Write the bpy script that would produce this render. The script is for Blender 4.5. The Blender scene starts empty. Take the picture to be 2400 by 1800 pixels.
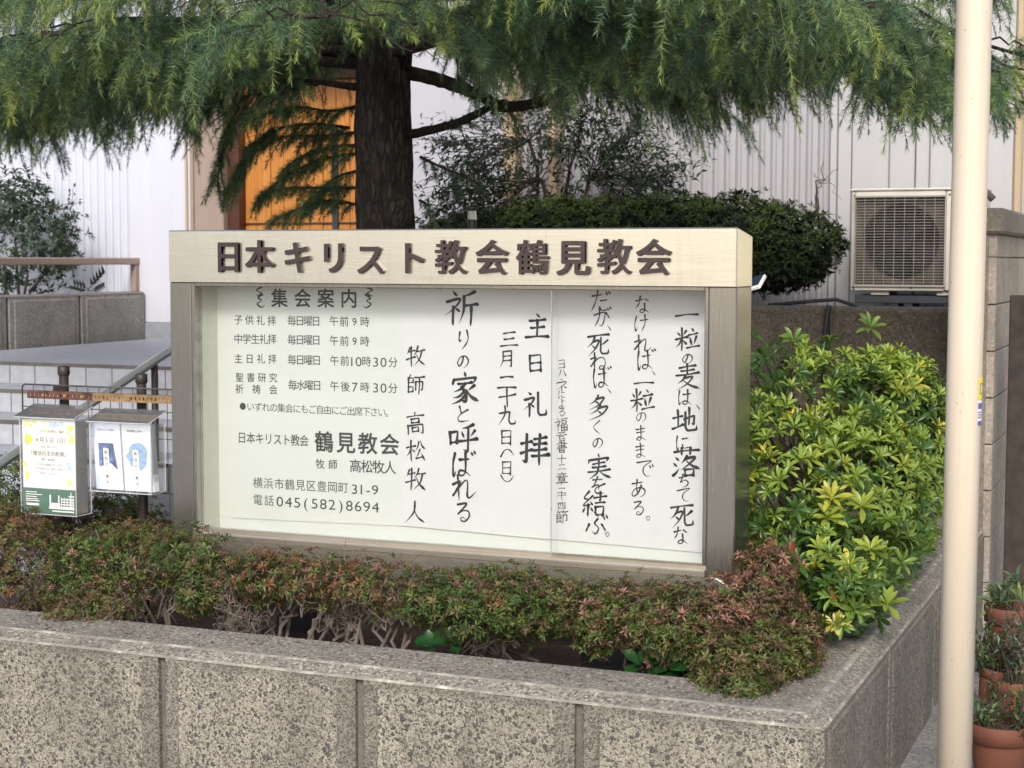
import bpy, math, random
import numpy as np
from mathutils import Matrix, Vector
R = math.radians
rng = np.random.default_rng(7)
random.seed(7)
scene = bpy.context.scene
COL = scene.collection

# ---------------------------------------------------------------- camera, sky, sun, exposure
F, PITCH, ROLL, YAW = 3886.4, 0.0754, 0.002, 0.3917      # focal length for a 2400 px wide frame
CAM = np.array([3.1048, -4.5852, 1.51])
cd = bpy.data.cameras.new('camera'); cam = bpy.data.objects.new('camera', cd); COL.objects.link(cam)
cd.sensor_width = 36; cd.lens = F / 2400 * 36; cd.clip_end = 500; cd.clip_start = .05
MR = Matrix.Rotation(YAW, 3, 'Z') @ Matrix.Rotation(math.pi/2 - PITCH, 3, 'X') @ Matrix.Rotation(ROLL, 3, 'Z')
cam.matrix_world = Matrix.Translation(Vector(CAM)) @ MR.to_4x4()
cd.dof.use_dof = True; cd.dof.focus_distance = 5.0; cd.dof.aperture_fstop = 8
scene.camera = cam
MRn = np.array(MR)

SUN_EL, SUN_AZ = R(35), R(164)                             # azimuth measured like the sky texture
w = bpy.data.worlds.new('World'); scene.world = w; w.use_nodes = True
nt = w.node_tree; bg = nt.nodes['Background']
sky = nt.nodes.new('ShaderNodeTexSky'); sky.sky_type = 'NISHITA'; sky.sun_disc = False
sky.sun_elevation = SUN_EL; sky.sun_rotation = SUN_AZ; sky.air_density = 1.0; sky.dust_density = 3.0; sky.ozone_density = 1.0
nt.links.new(sky.outputs[0], bg.inputs[0]); bg.inputs[1].default_value = .13
sd = bpy.data.lights.new('sun', 'SUN'); sd.energy = 1.8; sd.angle = R(17); sd.color = (1, .95, .87)
so = bpy.data.objects.new('sun', sd); COL.objects.link(so)
sdir = Vector((math.sin(SUN_AZ)*math.cos(SUN_EL), math.cos(SUN_AZ)*math.cos(SUN_EL), math.sin(SUN_EL)))
so.rotation_euler = sdir.to_track_quat('Z', 'Y').to_euler(); so.location = (4, -6, 8)
scene.view_settings.view_transform = 'Standard'; scene.view_settings.look = 'None'
scene.view_settings.exposure = 0.72; scene.view_settings.gamma = 1
scene.cycles.max_bounces = 8; scene.cycles.transparent_max_bounces = 16
scene.cycles.use_denoising = True

# ---------------------------------------------------------------- helpers
def at(px, py, X=None, Y=None, Z=None):
    """world point under a photograph pixel (2400 x 1800) on one of the planes X, Y or Z = const"""
    d = MRn @ np.array([(px - 1200) / F, -(py - 900) / F, -1.0])
    i, v = (0, X) if X is not None else (1, Y) if Y is not None else (2, Z)
    return CAM + d * ((v - CAM[i]) / d[i])

def wloc(o):
    l = np.zeros(3)
    while o is not None:
        l = l + np.array(o.location); o = o.parent
    return l

def tag(o, label=None, cat=None, group=None, kind=None):
    if label: o['label'] = label
    if cat: o['category'] = cat
    if group: o['group'] = group
    if kind: o['kind'] = kind
    return o

def thing(name, label, cat, loc, group=None):
    o = bpy.data.objects.new(name, None); COL.objects.link(o); o.location = loc
    o.empty_display_size = .1
    return tag(o, label, cat, group)

def mesh(name, V, Fc, mat, parent=None, smooth=False, col=None, mi=None, loc=None):
    """V (n,3) in world space; Fc list of index lists or an (m,k) array; col (n,3) vertex tint"""
    V = np.asarray(V, float)
    me = bpy.data.meshes.new(name)
    base = wloc(parent) if parent is not None else (np.zeros(3) if loc is None else np.array(loc, float))
    V = V - base
    if isinstance(Fc, np.ndarray):
        m, k = Fc.shape
        me.vertices.add(len(V)); me.vertices.foreach_set('co', V.astype(np.float32).ravel())
        me.loops.add(m*k); me.loops.foreach_set('vertex_index', Fc.astype(np.int32).ravel())
        me.polygons.add(m)
        me.polygons.foreach_set('loop_start', np.arange(0, m*k, k, dtype=np.int32))
        me.polygons.foreach_set('loop_total', np.full(m, k, dtype=np.int32))
        me.update(calc_edges=True)
    else:
        me.from_pydata(V.tolist(), [], [list(map(int, f)) for f in Fc]); me.update()
    mats = mat if isinstance(mat, (list, tuple)) else [mat]
    for x in mats: me.materials.append(x)
    if mi is not None: me.polygons.foreach_set('material_index', np.asarray(mi, dtype=np.int32))
    if smooth: me.polygons.foreach_set('use_smooth', np.ones(len(me.polygons), dtype=bool))
    if col is not None:
        a = me.color_attributes.new('tint', 'FLOAT_COLOR', 'POINT')
        c = np.ones((len(V), 4), np.float32); c[:, :3] = col
        a.data.foreach_set('color', c.ravel())
    o = bpy.data.objects.new(name, me); COL.objects.link(o)
    if parent is not None: o.parent = parent
    else: o.location = base
    return o

class MB:
    """collects shapes; build() links them as one mesh object"""
    def __init__(s): s.V = []; s.F = []; s.M = []; s.n = 0
    def add(s, V, Fc, m=0):
        V = np.asarray(V, float); s.V.append(V)
        for f in Fc: s.F.append([int(i) + s.n for i in f]); s.M.append(m)
        s.n += len(V); return s
    def box(s, a, b, m=0, bev=0.0):
        x0, y0, z0 = np.minimum(a, b); x1, y1, z1 = np.maximum(a, b)
        if bev <= 0:
            V = [(x, y, z) for z in (z0, z1) for y in (y0, y1) for x in (x0, x1)]
            return s.add(V, [(0,2,3,1),(4,5,7,6),(0,1,5,4),(2,6,7,3),(0,4,6,2),(1,3,7,5)], m)
        c = np.array([(x0+x1)/2, (y0+y1)/2, (z0+z1)/2]); h = np.array([x1-x0, y1-y0, z1-z0])/2
        bev = min(bev, .45*min(2*h))
        V = []; idx = {}
        for sx in (-1, 1):
            for sy in (-1, 1):
                for sz in (-1, 1):
                    for ax in range(3):
                        p = np.array([sx, sy, sz]) * (h - bev); p[ax] = (sx, sy, sz)[ax]*h[ax]
                        idx[(sx, sy, sz, ax)] = len(V); V.append(c + p)
        Fs = []
        for ax in range(3):
            o1, o2 = [i for i in range(3) if i != ax]
            for sg in (-1, 1):
                q = []
                for (u, v) in ((-1,-1),(1,-1),(1,1),(-1,1)):
                    k = [0,0,0]; k[ax] = sg; k[o1] = u; k[o2] = v; q.append(idx[(*k, ax)])
                flip = (sg < 0) ^ (ax == 1)
                Fs.append(q[::-1] if flip else q)
        for ax in range(3):
            o1, o2 = [i for i in range(3) if i != ax]
            for u in (-1, 1):
                for v in (-1, 1):
                    k0 = [0,0,0]; k0[o1] = u; k0[o2] = v; k1 = list(k0); k0[ax] = -1; k1[ax] = 1
                    q = [idx[(*k0,o1)], idx[(*k1,o1)], idx[(*k1,o2)], idx[(*k0,o2)]]
                    Fs.append(q)
        for sx in (-1, 1):
            for sy in (-1, 1):
                for sz in (-1, 1): Fs.append([idx[(sx,sy,sz,a)] for a in range(3)])
        # orient outward
        V = np.array(V); out = []
        for f in Fs:
            p = V[f]; n = np.cross(p[1]-p[0], p[2]-p[0])
            out.append(f if np.dot(n, p.mean(0)-c) > 0 else f[::-1])
        return s.add(V, out, m)
    def tube(s, P, r, n=8, m=0, caps=True):
        V, Fq = tube_np(P, r, n)
        Fs = [list(f) for f in Fq]
        if caps:
            Fs.append(list(range(n))[::-1]); Fs.append(list(range(len(V)-n, len(V))))
        return s.add(V, Fs, m)
    def lathe(s, prof, c=(0,0,0), n=32, m=0):
        V = []
        for r, z in prof:
            for k in range(n):
                a = 2*math.pi*k/n; V.append((c[0]+r*math.cos(a), c[1]+r*math.sin(a), c[2]+z))
        Fs = []
        for i in range(len(prof)-1):
            for k in range(n):
                k2 = (k+1) % n; Fs.append((i*n+k, i*n+k2, (i+1)*n+k2, (i+1)*n+k))
        return s.add(V, Fs, m)
    def quad(s, a, b, c, d, m=0): return s.add([a, b, c, d], [(0,1,2,3)], m)
    def build(s, name, mat, parent=None, smooth=False, loc=None):
        return mesh(name, np.concatenate(s.V), s.F, mat, parent, smooth, mi=s.M, loc=loc)

def tube_np(P, r, n=6):
    P = np.asarray(P, float); k = len(P); r = np.broadcast_to(np.asarray(r, float), (k,))
    T = np.gradient(P, axis=0); T /= np.linalg.norm(T, axis=1)[:, None] + 1e-12
    up = np.array([0.13, .21, 1.0]); 
    if abs(T[0] @ up)/np.linalg.norm(up) > .9: up = np.array([1.0, .2, .1])
    N = np.zeros_like(P); a = up - (up@T[0])*T[0]; a /= np.linalg.norm(a); N[0] = a
    for i in range(1, k):
        a = N[i-1] - (N[i-1]@T[i])*T[i]; N[i] = a/(np.linalg.norm(a)+1e-12)
    B = np.cross(T, N); th = np.arange(n)*2*math.pi/n
    V = P[:, None] + r[:, None, None]*(np.cos(th)[None, :, None]*N[:, None] + np.sin(th)[None, :, None]*B[:, None])
    i = np.arange(k-1)[:, None]*n; j = np.arange(n)[None]; j2 = (j+1) % n
    Fq = np.stack([i+j, i+j2, i+n+j2, i+n+j], -1).reshape(-1, 4)
    return V.reshape(-1, 3), Fq

# ---------------------------------------------------------------- materials
class NT:
    def __init__(s, name):
        s.m = bpy.data.materials.new(name); s.m.use_nodes = True; s.t = s.m.node_tree
        s.b = s.t.nodes['Principled BSDF']; s.o = s.t.nodes['Material Output']
    def n(s, ty, **kw):
        x = s.t.nodes.new('ShaderNode' + ty)
        for k, v in kw.items(): setattr(x, k, v)
        return x
    def l(s, a, b): s.t.links.new(a, b)
    def coord(s, scale=(1,1,1), loc=(0,0,0)):
        g = s.n('NewGeometry'); mp = s.n('Mapping'); s.l(g.outputs['Position'], mp.inputs[0])
        mp.inputs['Scale'].default_value = scale; mp.inputs['Location'].default_value = loc
        return mp.outputs[0]
    def noise(s, co, sc, det=4, rough=.55):
        x = s.n('TexNoise'); s.l(co, x.inputs['Vector']); x.inputs['Scale'].default_value = sc
        x.inputs['Detail'].default_value = det; x.inputs['Roughness'].default_value = rough
        return x.outputs['Fac']
    def ramp(s, fac, stops, interp='LINEAR'):
        x = s.n('ValToRGB'); s.l(fac, x.inputs[0]); e = x.color_ramp.elements; x.color_ramp.interpolation = interp
        while len(e) > len(stops): e.remove(e[-1])
        while len(e) < len(stops): e.new(.5)
        for k, (p, c) in zip(e, stops):
            k.position = p; k.color = (*c, 1) if len(c) == 3 else c
        return x.outputs[0]
    def mix(s, f, a, b, ty='MIX'):
        x = s.n('MixRGB', blend_type=ty)
        for i, v in ((0, f), (1, a), (2, b)):
            if hasattr(v, 'is_linked') or isinstance(v, bpy.types.NodeSocket): s.l(v, x.inputs[i])
            elif i == 0: x.inputs[0].default_value = v
            else: x.inputs[i].default_value = (*v, 1)
        return x.outputs[0]
    def bump(s, h, strength, dist=.01, nrm=None):
        x = s.n('Bump'); s.l(h, x.inputs['Height']); x.inputs['Strength'].default_value = strength
        x.inputs['Distance'].default_value = dist
        if nrm is not None: s.l(nrm, x.inputs['Normal'])
        return x.outputs[0]
    def set(s, **kw):
        for k, v in kw.items():
            k = {'color':'Base Color','rough':'Roughness','metal':'Metallic','normal':'Normal','spec':'Specular IOR Level'}.get(k, k)
            if isinstance(v, bpy.types.NodeSocket): s.l(v, s.b.inputs[k])
            else: s.b.inputs[k].default_value = (*v, 1) if isinstance(v, tuple) and len(v) == 3 else v
        return s.m

def plain(name, c, rough=.5, metal=0.0, var=.12, sc=12, bump=0.0):
    t = NT(name); co = t.coord()
    f = t.noise(co, sc, 5)
    lo = tuple(x*(1-var) for x in c); hi = tuple(min(1, x*(1+var)) for x in c)
    kw = dict(color=t.ramp(f, [(.3, lo), (.7, hi)]), rough=rough, metal=metal)
    if bump: kw['normal'] = t.bump(t.noise(co, sc*6, 3), bump, .004)
    return t.set(**kw)

def m_aggregate(name, cream, dark, gscale=1.0, dirt=.35):
    t = NT(name); co = t.coord()
    nz = t.n('TexNoise'); t.l(co, nz.inputs['Vector']); nz.inputs['Scale'].default_value = 45; nz.inputs['Detail'].default_value = 2
    wv = t.n('MixRGB', blend_type='ADD'); wv.inputs[0].default_value = .012
    t.l(co, wv.inputs[1]); t.l(nz.outputs['Color'], wv.inputs[2]); wc = wv.outputs[0]
    def cells(sc, thr, soft):
        v = t.n('TexVoronoi'); t.l(wc, v.inputs['Vector']); v.inputs['Scale'].default_value = sc*gscale
        v.inputs['Randomness'].default_value = 1
        sp = t.n('SeparateColor'); t.l(v.outputs['Color'], sp.inputs[0])
        # stone mask: distance below a per-cell radius
        mu = t.n('Math', operation='MULTIPLY'); t.l(sp.outputs[0], mu.inputs[0]); mu.inputs[1].default_value = thr
        sb = t.n('Math', operation='SUBTRACT'); t.l(mu.outputs[0], sb.inputs[0]); t.l(v.outputs['Distance'], sb.inputs[1])
        mr = t.n('MapRange'); t.l(sb.outputs[0], mr.inputs[0]); mr.inputs[1].default_value = 0; mr.inputs[2].default_value = soft
        return mr.outputs[0], sp.outputs[1], sp.outputs[2]
    m1, c1, d1 = cells(62, .58, .08)
    m2, c2, d2 = cells(118, .86, .10)
    m3, c3, d3 = cells(215, .8, .16)
    base = t.ramp(t.noise(co, 60, 6, .7), [(.25, tuple(x*.62 for x in cream)), (.5, cream), (.8, tuple(min(1, x*1.22) for x in cream))])
    stones = [(0, dark), (.3, tuple(x*1.6 for x in dark)), (.5, (.16,.145,.125)), (.75, tuple(x*.6 for x in cream)), (.92, tuple(x*1.1 for x in cream))]
    k = t.mix(m3, base, t.ramp(c3, [(0,(.07,.063,.058)),(.4,(.17,.15,.125)),(.6,tuple(x*.9 for x in cream)),(1,tuple(min(1,x*1.4) for x in cream))]))
    k = t.mix(m2, k, t.ramp(c2, [(0,(.05,.048,.048)),(.35,(.085,.08,.078)),(.55,(.17,.15,.125)),(.75,tuple(x*.85 for x in cream)),(1,tuple(min(1,x*1.35) for x in cream))]))
    k = t.mix(m1, k, t.ramp(c1, stones))
    st = t.coord((1.4, 1.4, .8))
    k = t.mix(t.ramp(t.noise(st, 2.6, 6, .65), [(.42, (0,0,0)), (.72, (dirt,)*3)]), k, (.10,.09,.08))
    k = t.mix(t.ramp(t.noise(t.coord((1, 1, .09)), 11, 5, .6), [(.5,(0,0,0)),(.72,(dirt*.9,)*3)]), k, (.085,.078,.066))
    k = t.mix(t.ramp(t.noise(co, 1.3, 3), [(.35,(0,0,0)),(.75,(.12,)*3)]), k, (.30,.28,.235))
    h = t.n('Math', operation='MULTIPLY_ADD'); t.l(m1, h.inputs[0]); h.inputs[1].default_value = 1.2; t.l(m2, h.inputs[2])
    h2 = t.n('Math', operation='MULTIPLY_ADD'); t.l(t.noise(co, 160, 4, .7), h2.inputs[0]); h2.inputs[1].default_value = .9; t.l(h.outputs[0], h2.inputs[2])
    return t.set(color=k, rough=.88, normal=t.bump(h2.outputs[0], 1.0, .006))

def m_concrete(name, c, speck=.5, sc=1.0, dirt=.4):
    t = NT(name); co = t.coord()
    a = t.ramp(t.noise(co, 9*sc, 8, .7), [(.3, tuple(x*.72 for x in c)), (.7, tuple(min(1,x*1.15) for x in c))])
    v = t.n('TexVoronoi'); t.l(co, v.inputs['Vector']); v.inputs['Scale'].default_value = 210*sc
    sp = t.n('SeparateColor'); t.l(v.outputs['Color'], sp.inputs[0])
    a = t.mix(t.ramp(sp.outputs[0], [(.55,(0,0,0)),(.8,(speck,)*3)]), a, tuple(x*.32 for x in c))
    a = t.mix(t.ramp(sp.outputs[1], [(.8,(0,0,0)),(.95,(speck*.9,)*3)]), a, tuple(min(1,x*1.9) for x in c))
    a = t.mix(t.ramp(t.noise(t.coord((1,1,.6)), 3.1, 7, .65), [(.45,(0,0,0)),(.75,(dirt,)*3)]), a, tuple(x*.4 for x in c))
    return t.set(color=a, rough=.9, normal=t.bump(t.noise(co, 190*sc, 4, .75), .5, .004))

def m_leaf(name, trans=.35, rough=.45, spec=.4, var=.25):
    t = NT(name)
    at_ = t.n('Attribute'); at_.attribute_name = 'tint'
    nz = t.noise(t.coord(), 14, 3)
    hsv = t.n('HueSaturation'); t.l(at_.outputs['Color'], hsv.inputs['Color'])
    t.l(t.ramp(nz, [(.25, (1-var,)*3), (.75, (1+var,)*3)]), hsv.inputs['Value'])
    c = hsv.outputs[0]
    t.set(color=c, rough=rough, spec=spec)
    tr = t.n('BsdfTranslucent'); 
    t.l(t.mix(1, c, (1.25, 1.2, .6), 'MULTIPLY'), tr.inputs[0])
    mx = t.n('MixShader'); mx.inputs[0].default_value = trans
    t.l(t.b.outputs[0], mx.inputs[1]); t.l(tr.outputs[0], mx.inputs[2]); t.l(mx.outputs[0], t.o.inputs[0])
    return t.m

def m_clear(name, tint=(1,1,1), refl=1.0, rough=.02, ior=1.5, haze=0.0):
    t = NT(name)
    tr = t.n('BsdfTransparent'); tr.inputs[0].default_value = (*tint, 1)
    gl = t.n('BsdfGlossy'); gl.inputs['Roughness'].default_value = rough
    fr = t.n('Fresnel'); fr.inputs[0].default_value = ior
    mu = t.n('Math', operation='MULTIPLY'); t.l(fr.outputs[0], mu.inputs[0]); mu.inputs[1].default_value = refl
    mx = t.n('MixShader'); t.l(mu.outputs[0], mx.inputs[0]); t.l(tr.outputs[0], mx.inputs[1]); t.l(gl.outputs[0], mx.inputs[2])
    out = mx.outputs[0]
    if haze:
        df = t.n('BsdfDiffuse'); df.inputs[0].default_value = (.85,.87,.9,1)
        m2 = t.n('MixShader'); m2.inputs[0].default_value = haze; t.l(out, m2.inputs[1]); t.l(df.outputs[0], m2.inputs[2]); out = m2.outputs[0]
    t.l(out, t.o.inputs[0]); return t.m

def m_steel(name, c, rough, vertical=True, strong=.12):
    t = NT(name); co = t.coord((60, 60, 1.2) if vertical else (1.2, 60, 90))
    f = t.noise(co, 6, 4, .6); big = t.noise(t.coord(), 3, 3)
    col = t.ramp(f, [(.3, tuple(x*(1-strong) for x in c)), (.7, tuple(min(1,x*(1+strong)) for x in c))])
    col = t.mix(t.ramp(big, [(.42,(0,0,0)),(.75,(.32,)*3)]), col, tuple(x*.70 for x in c))
    col = t.mix(t.ramp(t.noise(t.coord((30, 30, 2.0)), 1.6, 5, .6), [(.55,(0,0,0)),(.8,(.3,)*3)]), col, tuple(x*.62 for x in c))
    rr = t.n('MapRange'); t.l(f, rr.inputs[0]); rr.inputs[3].default_value = rough-.06; rr.inputs[4].default_value = rough+.08
    return t.set(color=col, metal=.92, rough=rr.outputs[0], normal=t.bump(f, .04, .002))

def m_bark(name, c1, c2, sc=1.0):
    t = NT(name); co0 = t.coord((sc*16, sc*16, sc*4.5))
    nd = t.n('TexNoise'); t.l(co0, nd.inputs['Vector']); nd.inputs['Scale'].default_value = 2.2; nd.inputs['Detail'].default_value = 5
    wv = t.n('MixRGB', blend_type='ADD'); wv.inputs[0].default_value = .55; t.l(co0, wv.inputs[1]); t.l(nd.outputs['Color'], wv.inputs[2]); co = wv.outputs[0]
    v = t.n('TexVoronoi', feature='DISTANCE_TO_EDGE'); t.l(co, v.inputs['Vector']); v.inputs['Scale'].default_value = 2.6
    nz = t.noise(co, 3, 8, .7)
    k = t.ramp(nz, [(.3, c1), (.7, c2)])
    k = t.mix(t.ramp(v.outputs[0], [(0,(.6,)*3),(.22,(0,0,0))]), k, tuple(x*.35 for x in c1))
    h = t.n('Math', operation='MULTIPLY_ADD'); t.l(nz, h.inputs[0]); h.inputs[1].default_value = .6; t.l(t.ramp(v.outputs[0], [(0,(0,0,0)),(.25,(1,1,1))]), h.inputs[2])
    return t.set(color=k, rough=.9, normal=t.bump(h.outputs[0], .9, .02))

def m_clad(name, c, var=.06):
    t = NT(name)
    f = t.noise(t.coord((8, 8, .5)), 2, 5); g = t.noise(t.coord(), 1.1, 5)
    k = t.ramp(f, [(.3, tuple(x*(1-var) for x in c)), (.7, c)])
    k = t.mix(t.ramp(g, [(.5,(0,0,0)),(.8,(.12,)*3)]), k, tuple(x*.6 for x in c))
    return t.set(color=k, rough=.38, spec=.4)

M = {}
M['front_agg'] = m_aggregate('exposed_aggregate', (.355,.33,.272), (.055,.055,.057), 1.25, .45)
M['side_agg'] = m_aggregate('weathered_aggregate', (.26,.235,.20), (.07,.07,.075), 1.1, .45)
M['border'] = m_aggregate('block_margin_aggregate', (.275,.253,.213), (.10,.095,.09), 1.9, .5)
M['coping'] = m_concrete('coping_concrete', (.235,.215,.185), .85, .75, .5)
t = NT('worn_edge_concrete'); co = t.coord()
M['worn'] = t.set(color=t.ramp(t.noise(co, 16, 8, .75), [(.44,(.21,.195,.168)),(.54,(.30,.28,.24)),(.68,(.60,.57,.50))]), rough=.9, normal=t.bump(t.noise(co, 190, 4, .75), .6, .004))
M['groove'] = m_concrete('groove_mortar', (.15,.138,.122), .3, 1, .5)
M['grey_block'] = m_concrete('grey_block_concrete', (.27,.267,.26), .4, .6, .35)
M['brown_block'] = m_concrete('brown_block_stone', (.16,.135,.105), .6, .5, .55)
M['fence_block'] = m_concrete('fence_block_concrete', (.34,.30,.265), .3, .5, .35)
M['fence_cap'] = m_concrete('fence_cap_concrete', (.19,.175,.15), .3, .5, .4)
M['pavement'] = m_concrete('pavement_concrete', (.24,.235,.225), .5, .5, .35)
M['soil'] = plain('soil_earth', (.055,.036,.024), .95, 0, .5, 40, .8)
M['header_steel'] = m_steel('brushed_header_steel', (.85,.815,.735), .24, False, .05)  # warm tint puts the street's warm reflection into the steel colour
M['steel'] = m_steel('brushed_post_steel', (.39,.375,.35), .24, True, .10)  # same steel as the header, its dimmer reflections darkened into the colour
M['inner_steel'] = m_steel('brushed_lining_steel', (.66,.66,.60), .30, False, .16)
M['rail_steel'] = m_steel('brushed_rail_steel', (.62,.56,.48), .35, False, .08)
M['pipe'] = plain('handrail_steel', (.42,.46,.48), .22, .6, .06)
M['white_board'] = plain('white_board', (.67,.72,.725), .45, 0, .02, 5)
M['paper'] = plain('washi_paper', (.68,.71,.75), .75, 0, .02, 6)
M['ink'] = plain('sumi_ink', (.022,.024,.026), .6, 0, .5, 30)
M['print'] = plain('printed_black', (.045,.05,.05), .6, 0, .2, 30)
M['brown_letter'] = plain('brown_letter_paint', (.034,.022,.022), .5, 0, .2, 30)
M['black_metal'] = plain('black_painted_steel', (.028,.029,.033), .45, 0, .25, 10)
M['dark_brown'] = plain('dark_brown_paint', (.026,.019,.017), .55, 0, .3, 20)
M['rust'] = plain('rusty_steel', (.085,.034,.02), .8, 0, .6, 30, .4)
M['yellow_rust'] = plain('yellowed_steel', (.22,.135,.06), .7, 0, .45, 30, .3)
M['wire'] = plain('dark_wire', (.07,.065,.06), .5, .6, .3, 30)
M['glass'] = m_clear('window_glass', (.992,.997,.994), 1.0, .012)
M['acrylic'] = m_clear('clear_acrylic', (.992,.995,.997), .55, .03, 1.49, .03)
M['acrylic_lid'] = m_clear('clear_acrylic_lid', (.97,.98,.99), 2.2, .08, 1.5, .06)
M['acrylic_edge'] = m_clear('acrylic_edge', (.8,.86,.88), 1.2, .1, 1.49, .45)
M['white_clad'] = m_clad('white_corrugated_metal', (.52,.55,.645))
M['grey_clad'] = m_clad('grey_white_corrugated_metal', (.37,.37,.40))
M['white_wall'] = m_clad('smooth_white_panel', (.53,.55,.635), .06)
M['plain_wall'] = m_clad('shaded_white_panel', (.46,.465,.52), .05)  # white wall with the shade behind the small tree put into its colour
M['right_wall'] = m_clad('pale_flat_cladding', (.41,.415,.435), .06)
M['tan_panel'] = m_clad('taupe_panel', (.30,.235,.20), .08)
M['tan_trim'] = m_clad('tan_trim', (.42,.33,.22), .1)
M['base_grey'] = plain('grey_skirting', (.25,.27,.31), .6)
M['frame_brown'] = plain('dark_red_brown_wood', (.060,.018,.009), .45, 0, .3, 20)
def m_door():
    t = NT('orange_door_wood'); co = t.coord((30, 30, 1.3))
    f = t.noise(co, 4, 6, .65); g = t.noise(t.coord((9, 9, .6)), 2, 3)
    k = t.ramp(f, [(.25, (.30,.105,.018)), (.55, (.46,.185,.035)), (.8, (.55,.25,.06))])
    k = t.mix(t.ramp(g, [(.5,(0,0,0)),(.8,(.35,)*3)]), k, (.26,.09,.02))
    return t.set(color=k, rough=.4, normal=t.bump(f, .15, .003))
M['door'] = m_door()
def m_tile():
    t = NT('grey_step_tile'); co = t.coord()
    sep = t.n('SeparateXYZ'); t.l(co, sep.inputs[0])
    f = t.noise(co, 25, 4); k = t.ramp(f, [(.3,(.31,.33,.375)),(.7,(.39,.41,.46))])
    g = None
    for ax in (0, 1):
        a = t.n('Math', operation='PINGPONG'); t.l(sep.outputs[ax], a.inputs[0]); a.inputs[1].default_value = .075 if ax == 0 else .15
        b = t.n('Math', operation='LESS_THAN'); t.l(a.outputs[0], b.inputs[0]); b.inputs[1].default_value = .0035
        if g is None: g = b.outputs[0]
        else:
            mx = t.n('Math', operation='MAXIMUM'); t.l(g, mx.inputs[0]); t.l(b.outputs[0], mx.inputs[1]); g = mx.outputs[0]
    k = t.mix(g, k, (.13,.13,.14))
    return t.set(color=k, rough=.5)
M['tile'] = m_tile()
M['nosing'] = plain('dark_step_nosing', (.10,.095,.09), .6, 0, .3)
M['cream_paint'] = m_clad('cream_pole_paint', (.60,.53,.435), .10)
t = NT('cream_pole_paint'); co = t.coord()
k = t.ramp(t.noise(t.coord((9, 9, .5)), 2, 6), [(.3,(.54,.47,.38)),(.7,(.615,.545,.45))])
k = t.mix(t.ramp(t.noise(t.coord((40, 40, 3)), 3, 5, .7), [(.58,(0,0,0)),(.74,(.30,)*3)]), k, (.33,.27,.20))
k = t.mix(t.ramp(t.noise(co, 75, 2, .5), [(.70,(0,0,0)),(.76,(.55,)*3)]), k, (.22,.17,.12))
M['cream_paint'] = t.set(color=k, rough=t.ramp(t.noise(co, 22, 4), [(.3,(.34,)*3),(.7,(.52,)*3)]), normal=t.bump(t.noise(t.coord((1,1,.4)), 30, 3), .08, .004))
M['ac_case'] = plain('ac_casing_paint', (.52,.50,.46), .45, 0, .12, 5)
M['ac_grille'] = plain('ac_grille_plastic', (.34,.325,.30), .5, 0, .15, 9)
M['ac_dark'] = plain('ac_dark_interior', (.004,.004,.005), .95, 0, .3)
M['ac_fan'] = plain('ac_fan_plastic', (.008,.008,.010), .95, 0, .2)
M['ac_shroud'] = plain('ac_coil_brown', (.06,.05,.042), .9, 0, .35, 14)
M['blue_black'] = plain('blue_black_paint', (.035,.042,.055), .5, 0, .2)
M['terracotta'] = plain('terracotta', (.125,.044,.027), .75, 0, .2, 9, .15)
M['white_plastic'] = plain('white_plastic', (.78,.78,.76), .4, 0, .03)
M['solar'] = plain('solar_cell', (.03,.045,.08), .15, 0, .2)
M['gap_shade'] = plain('gap_shade_panel', (.035,.026,.022), .8, 0, .4, 20)  # shadow of the gap put into a dark colour
M['cream_siding'] = m_clad('cream_house_siding', (.66,.60,.44), .05)
M['green_white'] = m_clad('green_white_shutter', (.50,.56,.47), .05)
M['bark'] = m_bark('cedar_bark', (.018,.014,.013), (.095,.078,.070))
M['limb'] = m_bark('limb_bark', (.030,.020,.016), (.085,.060,.048), 2)
M['twig'] = plain('grey_twig', (.115,.095,.080), .85, 0, .4, 40)
M['dark_twig'] = plain('dark_twig', (.045,.034,.028), .9, 0, .4, 40)
M['needle'] = m_leaf('cedar_needle', .30, .42, .45, .2)
M['leaf'] = m_leaf('azalea_leaf', .32, .45, .35, .25)
M['big_leaf'] = m_leaf('glossy_leaf', .35, .33, .5, .14)
M['dull_leaf'] = m_leaf('dull_leaf', .25, .6, .25, .25)

# ================================================================ SETTING
WF, WT, WB = -.763, -.709, -.5013      # planter wall: front face, top edge behind the chamfer, back edge
ZW, ZT, XC, BL = .4048, .4268, 2.3229, .6178
BY = 4.30                               # church front
FLOOR = 1.0                             # landing in front of the church door
g = MB(); g.quad((-60,-60,0),(60,-60,0),(60,60,0),(-60,60,0)); tag(g.build('pavement', M['pavement']), kind='structure')
def bumpy(x0, x1, y0, y1, z, amp, nx, ny, slope=0):
    xs = np.linspace(x0, x1, nx); ys = np.linspace(y0, y1, ny); X, Y = np.meshgrid(xs, ys)
    Z = z + slope*(Y-y0) + amp*(np.sin(X*17+Y*9)+np.sin(X*7.3-Y*13)+rng.normal(0, .7, X.shape))*.5
    V = np.stack([X, Y, Z], -1).reshape(-1, 3)
    i = np.arange(ny-1)[:, None]*nx; j = np.arange(nx-1)[None]
    return V, np.stack([i+j, i+j+1, i+nx+j+1, i+nx+j], -1).reshape(-1, 4)
V, Fq = bumpy(-.62, 2.07, -.52, 3.2, .30, .008, 110, 140); tag(mesh('soil', V, Fq, M['soil'], smooth=True), kind='structure')
V, Fq = bumpy(-.62, 2.33, 3.24, 4.4, 1.24, .006, 60, 30); tag(mesh('terrace_ground', V, Fq, M['soil'], smooth=True), kind='structure')

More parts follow.
